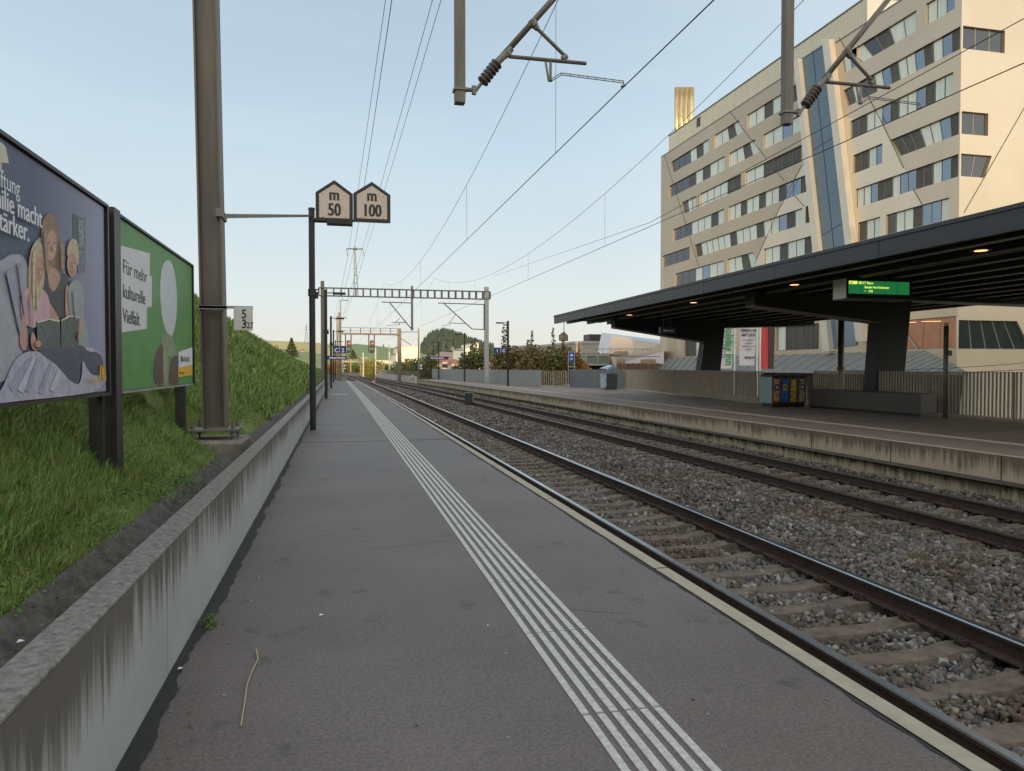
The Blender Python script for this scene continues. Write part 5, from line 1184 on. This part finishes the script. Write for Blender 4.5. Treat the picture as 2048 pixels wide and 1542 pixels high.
# plant screen and flues
SXX=HX+.5; ys0=onX(1338,261,SXX).y; ys1=onX(1735,24,SXX).y; zt0=1.5+SXX*.72
mb=MB(); y=ys1
while y<ys0: mb.box(SXX-.03,SXX,y,min(ys0,y+.22),ZT+.1,zt0-.15); y+=.44
mb.box(SXX,SXX+8,ys1,ys0,ZT,zt0-.12); mb.build('plant_screen',mat('ribbed_pale_metal',(.55,.5,.4),.35,.5,.05,1),hotel)
mb=MB(); mb.box(SXX-.08,SXX+8.1,ys1,ys0+.05,zt0-.12,zt0); mb.build('screen_coping',K['steel'],hotel)
mb=MB(); v=onX(1398,243,SXX); mb.box(SXX-.06,SXX-.031,v.y-.4,v.y+.5,v.z-.6,v.z+.5); mb.build('vent',K['dark'],hotel)
for i,px in enumerate((1354,1363.5,1373,1382.5)):
    v=onX(px,250,SXX+1.5+i*.2); t=onX(px-5,180,SXX+1.5+i*.2)
    mb=MB(); mb.tube([(v.x,v.y,ZT),(v.x,v.y+.0,t.z)],.36,16); mb.build('flue',K['gold'],hotel,smooth=True)
# standing seam awning at the foot of the hotel
AX=41.6
def AV(px,py,X): v=onX(px,py,X); return Vector((X,v.y,v.z))
t0,t1=AV(1322,722,HX-.05),AV(1752,700,HX-.05); b0,b1=AV(1318,744,AX),AV(1738,741,AX)
zt_=(t0.z+t1.z)/2; t0.z=t1.z=zt_+.1; b0.z=b1.z=1.25; b0.y=t0.y-.5
t1.y=YN+3; b1.y=YN+6
root=thing('seam_awning','grey standing seam metal awning along the foot of the hotel','awning',(AX,60,1)); mb=MB()
mb.prism([t0,t1,b1,b0],(0,0,-.15)); e1=AV(1880,745,AX+.5); mb.prism([t1,(HX-.05,YN-1.0,1.2),b1],(0,0,-.15)); mb.build('sheet',K['seamroof'],root)
mb=MB(); n=26
for i in range(n+1): 
    u=i/n; a=t0.lerp(t1,u)+Vector((0,0,.02)); b=b0.lerp(b1,u)+Vector((0,0,.02)); mb.beam(a,b,.07,.12)
for i in range(1,9): 
    u=i/9; a=t1.lerp(Vector((HX-.05,YN-1.0,1.2)),u)+Vector((0,0,.02)); b=b1.lerp(Vector((HX-.05,YN-1.0,1.2)),u)+Vector((0,0,.02)); mb.beam(a,b,.05,.08)
mb.build('seams',K['seamroof'],root)
mb=MB(); mb.box(AX-.05,AX+.02,b1.y,b0.y,1.0,1.24); mb.build('gutter_edge',K['steellight'],root)
# dark recess below the awning, white wall flank at the right
mb=MB(); mb.box(AX+.6,HX-.02,b1.y-6.5,b0.y,-6.2,.95); tag(mb.build('entrance_block',mat('dark_entrance_glass',(.03,.028,.028),.25,0,.4,.6),None,org=(AX+3,60,-6.2)),'dark glazed ground floor block under the grey awning','ground floor')
a=onY(1962,838,YN-2); b=onY(1990,745,YN-2)
mb=MB(); mb.prism([(a.x-1.2,YN-2,-6.2),(a.x+30,YN-2,-6.2),(a.x+30,YN-2,1.2),(b.x-1,YN-2,1.2)],(0,1.9,0)); tag(mb.build('flank_wall',mat('cream_flank_wall',(.42,.36,.29),.7,0,.04,.5),None,org=(a.x,YN-2,-6.2)),'cream slanting wall seen through the bars at the right edge','wall')
# dead grey street floor behind
# tram wires seen above the fence
for k,(y0,y1) in enumerate(((733,722),(740,736))):
    A=onY(1845,y0,32); B=onY(2060,y1,30); wire('tram_wire',['upper','lower'][k]+' thin tram wire crossing low above the fence at the right edge',sagline(A-(B-A)*.8,B+(B-A)*.3,.15,8),.014,'wire','tram wires behind the fence')
p=onY(1662,660,40); 
# fascia joints and a cable conduit under the canopy
for i in range(9):
    y=2+i*4.0; mb=MB(); mb.box(CXe-.004,CXe-.0005,y,y+.02,zbot+.01,ztop-.07); mb.build('fascia_joint',K['black'],bpy.data.objects['platform_canopy'])
mb=MB(); mb.tube([(CXe+1.9,0,zu-.03),(CXe+1.9,ye-2,zu-.03)],.022,6); mb.build('conduit',K['steel'],bpy.data.objects['platform_canopy'])

# interior lights and slanting strut of the lit ground floor windows
LS=mat('warm_ceiling_strip',(1,.7,.4),.4,emit=(1,.6,.2),estr=1.2)
for (xa,xb,yy) in((1808,1832,645),(1844,1882,643)):
    a=AV(xa,yy,HX+.17); b=AV(xb,yy-.6,HX+.17); mb=MB(); mb.beam(a,b,.03,.09,up=(1,0,0)); mb.build('ceiling_light',LS,hotel)
mb=MB(); mb.beam(AV(1803,655,HX+.12),AV(1835,698,HX+.12),.16,.05,up=(1,0,0)); mb.build('slanting_strut',K['steellight'],hotel)
# ================================================================ FAR BACKGROUND
def silhouette(name,pts,D0,D1,m,zb=-6,dr=0,nx=60,ny=14,rough=0,back=300,seed=1):
    r=random.Random(seed); pts=sorted(pts); mb=MB(); V=[]
    xs_=[pts[0][0]+(pts[-1][0]-pts[0][0])*i/nx for i in range(nx+1)]
    for x in xs_:
        y=float(np.interp(x,[p[0] for p in pts],[p[1] for p in pts]))
        top=atD(x,y,D1); foot=atD(x,y,D0)
        for j in range(ny+1):
            t=j/ny; P=foot.lerp(top,t); s=math.sin(t*math.pi/2)**1.0
            V.append((P.x,P.y,zb+(top.z-zb)*s+(r.random()-.5)*rough*t))
        d=(top-foot).normalized(); V.append((top.x+d.x*back,top.y+d.y*back,zb))
    n=ny+2
    mb.add(V,[(i*n+j,(i+1)*n+j,(i+1)*n+j+1,i*n+j+1) for i in range(nx) for j in range(n-1)])
    o=mb.build(name,m,smooth=True); struct(o); return o
def field(name,c1,c2,sc): 
    m=mat(name,c1,.95,0,.3,.01,col2=c2); n,N,L,b=nodes(m); nz=[x for x in N if x.type=='TEX_NOISE'][0]; nz.inputs['Scale'].default_value=sc; return m
fg=mat('meadow_green',(.17,.22,.085),.95,0,.25,.02,stretch=(1,4,25)); fy=mat('stubble_field',(.42,.36,.14),.95,0,.2,.02,stretch=(1,3,20))
fb=mat('ploughed_field',(.3,.2,.15),.95,0,.15,.03)
silhouette('field',[(470,684),(545,686),(600,688),(640,690),(700,696),(760,706),(800,716)],500,1500,fy)
silhouette('field',[(440,704),(520,700),(560,699),(610,704),(660,712),(700,718)],300,700,mat('meadow_far_left',(.2,.23,.09),.95,0,.25,.03))
silhouette('hill',[(690,716),(697,693),(710,691.5),(730,693),(760,696),(800,701),(840,708),(880,716),(930,724)],350,1100,fg)
fh=silhouette('hill',[(826,735),(838,712),(846,698),(856,685),(870,677),(888,674),(905,677),(925,684),(945,692),(965,699),(1000,708),(1060,716)],900,1300,mat('forest_floor',(.03,.045,.025),.95,0,.3,.02),rough=4)
silhouette('field',[(860,722),(878,704),(900,705),(930,709),(970,715),(1020,722)],500,850,fb)
# forest of conifers as one mass
sil=[(838,714),(846,699),(856,686),(870,679),(888,676.5),(905,679),(925,686),(945,694),(965,701),(1000,709)]
V=[];Fc=[];c=0
for i in range(1500):
    x=838+rnd.random()*150; t=.25+.75*rnd.random()**.6; top=float(np.interp(x,[p[0] for p in sil],[p[1] for p in sil]))
    T_=atD(x,top,1300); D=900+400*t; P=atD(x,top,D); z=-6+(T_.z+6)*math.sin(t*math.pi/2)-2
    h=11+9*rnd.random(); r=2.4+1.8*rnd.random(); m=7
    for lv in range(3):
        zz=z+h*lv*.27; rr=r*(1-lv*.25); 
        ring=[(P.x+rr*math.cos(2*math.pi*k/m)*(.75+.5*rnd.random()),P.y+rr*math.sin(2*math.pi*k/m),zz+rnd.random()) for k in range(m)]
        V+=ring+[(P.x,P.y,zz+h*.5)]; Fc+=[(c+k,c+(k+1)%m,c+m) for k in range(m)]; c+=m+1
K['conifer']=island_ramp(mat('conifer_green',(.03,.05,.03),.9),[(.035,.055,.04),(.07,.09,.055),(.05,.07,.05),(.085,.095,.05),(.04,.065,.05)])
o=npmesh('forest',V,Fc,K['conifer']); struct(o,'stuff'); o['label']='dark wooded hill of conifers beyond the far platform'
# leafy trees
def leafmat(nm,cols): return island_ramp(mat(nm,(.1,.1,.03),.7),cols)
LM={'red':leafmat('autumn_red_leaves',[(0.085,0.119,0.034),(0.221,0.085,0.0425),(0.153,0.17,0.051),(0.289,0.136,0.051),(0.102,0.136,0.0425),(0.17,0.0765,0.034),(0.204,0.187,0.068)]),
'green':leafmat('green_leaves',[(0.051,0.102,0.0255),(0.102,0.153,0.034),(0.17,0.204,0.051),(0.085,0.136,0.034)]),
'rusty':leafmat('rusty_green_leaves',[(0.068,0.119,0.034),(0.119,0.17,0.0425),(0.255,0.119,0.0425),(0.102,0.136,0.034),(0.17,0.17,0.051)]),
'yellow':leafmat('yellow_green_leaves',[(0.272,0.255,0.051),(0.408,0.34,0.085),(0.17,0.204,0.034),(0.34,0.255,0.051)]),
'orange':leafmat('orange_leaves',[(0.51,0.204,0.051),(0.34,0.17,0.034),(0.204,0.153,0.034),(0.578,0.272,0.068)]),
'dark':leafmat('dark_needles',[(0.034,0.051,0.0255),(0.068,0.085,0.034),(0.119,0.102,0.051),(0.051,0.0765,0.034)])}
bark=mat('bark',(.1,.075,.055),.9,0,.3,8)
def tree(label,px,pyb,pyt,wpx,Y,kind,group,n=2500,leaf=.16,cone=False,zb=None,sprigs=0,name='tree'):
    top=onY(px,pyt,Y); D=(top-CO).dot(CM@Vector((0,0,-1))); s=D/F; wd_=wpx*s; z0=onY(px,pyb,Y).z if zb is None else zb; H=top.z-z0
    root=thing(name,label,'tree',(top.x,Y,z0),group); cx_,cy_=top.x,Y
    mb=MB(); mb.tube([(cx_,cy_,z0-.3),(cx_+.05*wd_,cy_,z0+H*.4),(cx_,cy_,z0+H*.85)],[.05*wd_+.05,.035*wd_+.03,.02],7)
    lobes=[]
    if not cone:
        for k in range(9):
            a=rnd.random()*6.28; rr=wd_*(.12+.27*rnd.random()); zz=z0+H*(.35+.42*rnd.random()); e=(cx_+rr*math.cos(a),cy_+rr*math.sin(a),zz)
            mb.tube([(cx_,cy_,z0+H*.25),e],.02*wd_+.02,5,0,.01); lobes.append((e,wd_*(.16+.1*rnd.random())))
        lobes.append(((cx_,cy_,z0+H*.78),wd_*.2))
    mb.build('trunk',bark,root)
    P=[]
    if cone:
        t=rg.random(n)**.8; a=rg.random(n)*6.28; r=wd_/2*(1-t)*(.4+.6*rg.random(n))*(1+.25*np.sin(t*40)); P=np.stack([cx_+r*np.cos(a),cy_+r*np.sin(a),z0+H*(.05+.95*t)],1)
    else:
        per=n//len(lobes)
        for (e,rr) in lobes: P.append(leaves_np(e,rr*1.55,per,.1,(1,1,.85)))
        for k in range(sprigs):
            a=rnd.random()*6.28; rr=wd_*.35*rnd.random(); b=Vector((cx_+rr*math.cos(a),cy_+rr*math.sin(a),z0+H*.7)); e=b+Vector((wd_*.1*(rnd.random()-.3),0,H*(.2+.25*rnd.random())))
            for u in np.linspace(.0,1,16): P.append(leaves_np(b.lerp(e,float(u)),.26*wd_*.35*(1.25-1.0*float(u)),int(14-9*u),.1))
        P=np.concatenate(P)
    v,f=quads(P,leaf*1.0); o=npmesh('crown',v,f,LM[kind],4)
    me=o.data; me.transform(Matrix.Translation(-Vector((top.x,Y,z0)))); o.parent=root
g='autumn trees behind the pale parapet'
tree('bushy rusty tree behind the mast of the portal, left end of the autumn row',962,752,684,84,92,'rusty',g,6000,.19,zb=-4,sprigs=2)
tree('reddish tree with thin sprigs right of the 1 C sign',1022,760,674,92,80,'red',g,7000,.17,zb=-5,sprigs=2)
tree('tall sprigged reddish tree in the middle of the autumn row',1066,762,672,88,78,'red',g,7000,.17,zb=-5,sprigs=2)
tree('wide green and red tree left of the m 100 sign',1103,765,680,92,76,'rusty',g,7000,.17,zb=-5,sprigs=2)
tree('red brown tree just behind the hanging m 100 sign',1128,765,672,80,77,'red',g,6000,.17,zb=-5,sprigs=2)
tree('orange leaved tree beside the blue totem, right end of the autumn row',1158,765,694,52,76,'orange',g,3600,.16,zb=-5,sprigs=2)
tree('low rusty tree behind the left part of the pale parapet',932,754,708,54,100,'rusty',g,2400,.17,zb=-4)
tree('pale brown bushy tree behind the second far lamp post',1000,756,696,50,96,'orange',g,2000,.17,zb=-5)
g='hedge trees beyond the end of the far platform'
for i,(px,yt,w,kd) in enumerate(((752,716,34,'yellow'),(776,722,32,'green'),(796,716,36,'green'),(818,708,40,'rusty'),(838,704,40,'green'),(858,698,44,'rusty'),(736,712,26,'yellow'))):
    tree(['yellow willow like bush at the left end of the hedge trees','low green bush right of the yellow bush','rounded green tree in front of the bright white block','rusty topped tree under the bright white block','dark green tree behind the violet plate','red topped tree beside the far station name sign','slim yellow tree behind the distant orange lit portal'][i],px,752,yt,w,[175,170,160,145,130,118,210][i],kd,g,2200,.24,zb=-4)
tree('dark broad conifer standing alone on the ridge left of the lamp posts',583,716,677,30,190,'dark',None,2600,.3,cone=True)
tree('small dark conifer behind the red signal',706,718,700,20,300,'dark','little far conifers',900,.4,cone=True)
tree('tiny conifer on the green hill crest',767,700,689,5,1000,'dark','little far conifers',250,.9,cone=True,zb=20)
g='trees where the tracks disappear'
for i,(px,yt,w,kd) in enumerate(((694,722,26,'rusty'),(712,724,28,'green'),(730,722,24,'rusty'),(668,712,22,'orange'))):
    tree(['rusty tree at the vanishing end of the line','green tree at the vanishing end of the line','rusty tree right of the vanishing tracks','brownish tree left of the vanishing tracks'][i],px,746,yt,w,[380,400,390,260][i],kd,g,1400,.5,zb=-5)
# far buildings
def bld(name,label,x0,x1,yt,Y,depth,m,zb=-6,roof=None,group=None,yt2=None,cat='building'):
    a=onY(x0,yt,Y); b=onY(x1,yt if yt2 is None else yt2,Y); root=thing(name,label,cat,(a.x,Y,zb),group)
    mb=MB(); mb.prism([(a.x,Y,zb),(b.x,Y,zb),(b.x,Y,b.z),(a.x,Y,a.z)],(0,depth,0)); mb.build('wall',m,root)
    mb=MB(); mb.prism([(a.x-.2,Y-.2,a.z),(b.x+.2,Y-.2,b.z),(b.x+.2,Y-.2,b.z+.5),(a.x-.2,Y-.2,a.z+.5)],(0,depth+.4,0)); mb.build('roof_edge',roof or K['steellight'],root)
    return root,a,b
wm=mat('bright_white_render',(.85,.78,.62),.7,0,.04,.1)
r,a,b=bld('tower_block','bright sunlit white block rising above the hedge trees',802,840,693,300,40,wm)
r,a,b=bld('low_block','small sunlit cream annex left of the bright white block',792,803,709,300,30,wm)
r,a,b=bld('tower_block','bright sunlit yellow white block right of the wooded hill, lower part',927,945,697,420,40,wm)
r,a,b=bld('tower_block','taller sunlit tower beside the lower bright block',945,957,687,420,40,wm)
r,a,b=bld('warehouse','low sunlit roof strip glowing above the hedge trees',752,795,722.5,340,30,wm)
cr=mat('pink_cream_render',(.55,.42,.33),.8,0,.05,.3); roofm=mat('dull_red_roof',(.25,.12,.09),.8,0,.2,.5)
def house_(label,x0,x1,ye_,yr_,Y):
    a=onY(x0,ye_,Y); b=onY(x1,ye_,Y); t=onY((x0+x1)/2,yr_,Y); root=thing('village_house',label,'house',(a.x,Y,-6),'little village houses beyond the tracks')
    mb=MB(); mb.box(a.x,b.x,Y,Y+9,-6,a.z); mb.build('wall',cr,root); mb=MB(); mb.prism([(a.x-.4,Y-.3,a.z),(b.x+.4,Y-.3,a.z),((a.x+b.x)/2,Y-.3,t.z)],(0,9.6,0)); mb.build('roof',roofm,root)
    mb=MB()
    for i in range(3): x=a.x+(b.x-a.x)*(i+.5)/3; mb.box(x-.5,x+.5,Y-.04,Y-.001,a.z-2.2,a.z-.9)
    mb.build('window',K['glass'],root)
for l,*p in (('pale house left of the wooded hill foot',885,899,723,715,260),('pale house behind the middle far lamp post',903,920,727,718,240),('house with red roof right of the middle far lamp post',934,950,722,714,300),('tiny house left of the ridge conifer',548,556,694,689,700),('tiny house on the left ridge beside the conifer',601,611,702,697,600),('house between the trees and the bright tower',958,976,716,708,330),('small house in front of the brown field',868,880,728,721,230)): house_(l,*p)
# shopping centre: grey blocks, white folded roofs, slatted walls
gm=mat('warm_grey_render',(.33,.29,.24),.8,0,.06,.3)
bld('centre_block','grey block with roof plant behind the autumn trees',1152,1200,687,150,30,gm); bld('centre_block','long low grey block behind the autumn trees',1060,1156,693,190,30,mat('grey_green_block',(.3,.31,.29),.8))
v=onY(1182,683,150); mb=MB(); mb.box(v.x,v.x+4,151,155,v.z-.7,v.z+1.6); tag(mb.build('roof_plant',K['dark'],None,org=(v.x,151,v.z)),'dark roof plant box on the grey block','roof plant')
root=thing('folded_hall','white folded hall with a pale blue sloping roof left of the hotel','hall',(60,110,-6))
fw=mat('white_folded_panel',(.62,.62,.66),.5,.1,.04,.3); fp=mat('pink_folded_panel',(.58,.47,.38),.6,0,.04,.3); fbl=mat('pale_blue_roof',(.3,.42,.52),.3,.3,.1,.3)
def P3(*a): return [onY(x,y,Y) for x,y,Y in a]
mb=MB(); mb.prism(P3((1203,665,118),(1225,671,112),(1214,708,112),(1196,704,118)),(1.5,3,0)); mb.build('white_panel',fw,root)
mb=MB(); mb.prism(P3((1225,671,112),(1330,688,104),(1330,722,104),(1212,714,112)),(2,8,0)); mb.build('side_panel',fp,root)
mb=MB(); mb.add(P3((1203,665,118),(1225,671,112),(1330,689,104),(1330,681,112)),[(0,1,2,3)]); 
mb.add([v+Vector((0,0,-.3)) for v in P3((1203,665,118),(1225,671,112),(1330,689,104),(1330,681,112))],[(3,2,1,0)]); mb.build('roof',fbl,root)
root=thing('white_wedge','low white wedge shaped roof between the slatted walls and the folded hall','roof',(50,95,-6)); mb=MB(); mb.prism(P3((1222,713,96),(1328,702,92),(1328,728,92),(1234,728,96)),(2,6,0)); mb.build('panel',mat('white_wedge_panel',(.62,.56,.57),.6,0,.04,.4),root)
def slats(label,x0,x1,y0,y1,Y,n,brown=K['wood']):
    a=onY(x0,y0,Y); b=onY(x1,y1,Y); root=thing('slatted_wall',label,'slatted wall',(a.x,Y,b.z)); mb=MB()
    mb.box(a.x,b.x,Y+.3,Y+.5,b.z-3,a.z-.05); mb.build('backing',K['dark'],root); mb=MB()
    for i in range(n): x=a.x+(b.x-a.x)*i/n; w=(b.x-a.x)/n*(.4+.3*rnd.random()); mb.box(x,x+w,Y,Y+.25,b.z-2,a.z-.1*rnd.random())
    mb.build('slats',brown,root)
slats('brown vertical slat wall just left of the hotel',1236,1319,726,741,80,30); slats('finer slat wall above the dark recess',1140,1245,706,712,100,46)
for l,x,y in(('small tan box on the white wedge roof, left one',1232,718),('small tan box on the white wedge roof, right one',1293,718),('tan box standing above the wedge roof',1238,702)):
    a=onY(x,y,90); b=onY(x+19,y+8,90); mb=MB(); mb.box(a.x,b.x,90,92,b.z,a.z); tag(mb.build('roof_box',mat('tan_box',(.42,.28,.19),.7),None,org=(a.x,90,b.z),bevel=.05),l,'roof box',group='tan roof boxes')
# glazed box and dark recess
a=onY(1172,712,85); b=onY(1216,727,85); root=thing('glazed_bridge','glazed grey walkway above a dark recess behind the litter bin','walkway',(a.x,85,b.z)); mb=MB(); mb.box(a.x,b.x,85,88,b.z,a.z); mb.build('glazing',mat('green_grey_glass',(.2,.24,.22),.2,.2,.2,.6),root)
mb=MB(); mb.box(a.x-.2,b.x+.2,84.9,88.2,a.z,a.z+.25); mb.box(a.x-.2,b.x+.2,84.9,88.2,b.z-.25,b.z); 
for i in range(3): x=a.x+(b.x-a.x)*i/2; mb.box(x-.08,x+.08,84.85,84.99,b.z,a.z)
mb.build('frame',K['steellight'],root)
c=onY(1174,728,86); d=onY(1238,742,86); mb=MB(); mb.box(c.x,d.x,86.5,89,-6,b.z-.27); tag(mb.build('dark_recess',K['black'],None,org=(c.x,86.5,-6)),'dark recess below the glazed walkway','recess')
mb=MB(); mb.prism(P3((1222,713,84),(1230,713,84),(1240,745,84),(1233,745,84)),(0,.6,0)); tag(mb.build('slanting_pillar',fp,None,org=onY(1235,745,84)),'slanting pale pillar right of the litter bin','pillar')
mb=MB(); mb.prism(P3((1170,730,84),(1174,730,84),(1178,745,84),(1173,745,84)),(0,.6,0)); tag(mb.build('slanting_pillar',fp,None,org=onY(1175,745,84)),'short slanting pale pillar behind the blue totem','pillar')
# safety rails on the roofs
root=thing('roof_railing','thin wire railing above the white wedge roof','railing',tuple(onY(1200,700,95))); mb=MB()
mb.tube([onY(1190,698,95),onY(1302,698,95)],.04,4); 
for x in range(1190,1305,16): mb.tube([onY(x,698,95),onY(x,706,95)],.03,4)
mb.tube([onY(1222,713,88),onY(1320,713,88)],.04,4); mb.build('rail',K['steel'],root)
# far pylons
def pylon(label,px,yb,yt,D):
    b=atD(px,yb,D); t=atD(px,yt,D); h=t.z-b.z; root=thing('power_pylon',label,'pylon',tuple(b),'far power pylons'); w=h*.09; mb=MB(); r=h*.006
    for sx in(-1,1):
        for s2 in(-1,1): mb.tube([(b.x+sx*w,b.y+s2*w,b.z),(b.x,b.y,t.z)],r,4)
    for i in range(6): z=b.z+h*i/7; k=w*(1-i/7); k2=w*(1-(i+1)/7); mb.tube([(b.x-k,b.y,z),(b.x+k2,b.y,z+h/7)],r*.7,4); mb.tube([(b.x+k,b.y,z),(b.x-k2,b.y,z+h/7)],r*.7,4)
    mb.build('tower',K['steel'],root); mb=MB()
    for k,u in((1.6,.72),(1.2,.86)): mb.tube([(b.x-w*k,b.y,b.z+h*u),(b.x+w*k,b.y,b.z+h*u)],r,4)
    mb.build('cross_arm',K['steel'],root)
pylon('thin power pylon on the left skyline',613,688,648,900); pylon('faint power pylon in front of the wooded hill',887,712,682,800)
# white wall and rubble strip left of the far platform's end
mb=MB(); A=onZ(745,752,-.6); B=onZ(832,764,-.6); mb.beam(A+Vector((0,0,.3)),B+Vector((0,0,.3)),.3,1.0); tag(mb.build('low_wall',mat('pale_low_wall',(.42,.37,.33),.9,0,.3,1.2),None,org=A),'low pale concrete wall along the track below the hedge trees','wall')
barfence('thin mesh fence on the low pale wall below the hedge trees',A+Vector((.3,0,.2)),B+Vector((.3,0,.2)),1.4,.4,K['steel'])
# small white length board far off
Y=100; v=onY(906,697,Y); root=thing('track_length_sign','tiny white house shaped board on an arm of the middle far lamp post','sign',tuple(v)); mb=MB(); mb.prism(P3((902,701,Y),(909,701,Y),(909,695,Y),(905.5,692.5,Y),(902,695,Y)),(0,.05,0)); mb.build('sign_face',K['signface'],root); mb=MB(); mb.tube(P3((909,700.5,Y),(929,700.5,Y)),.04,4); mb.build('arm',K['black'],root)
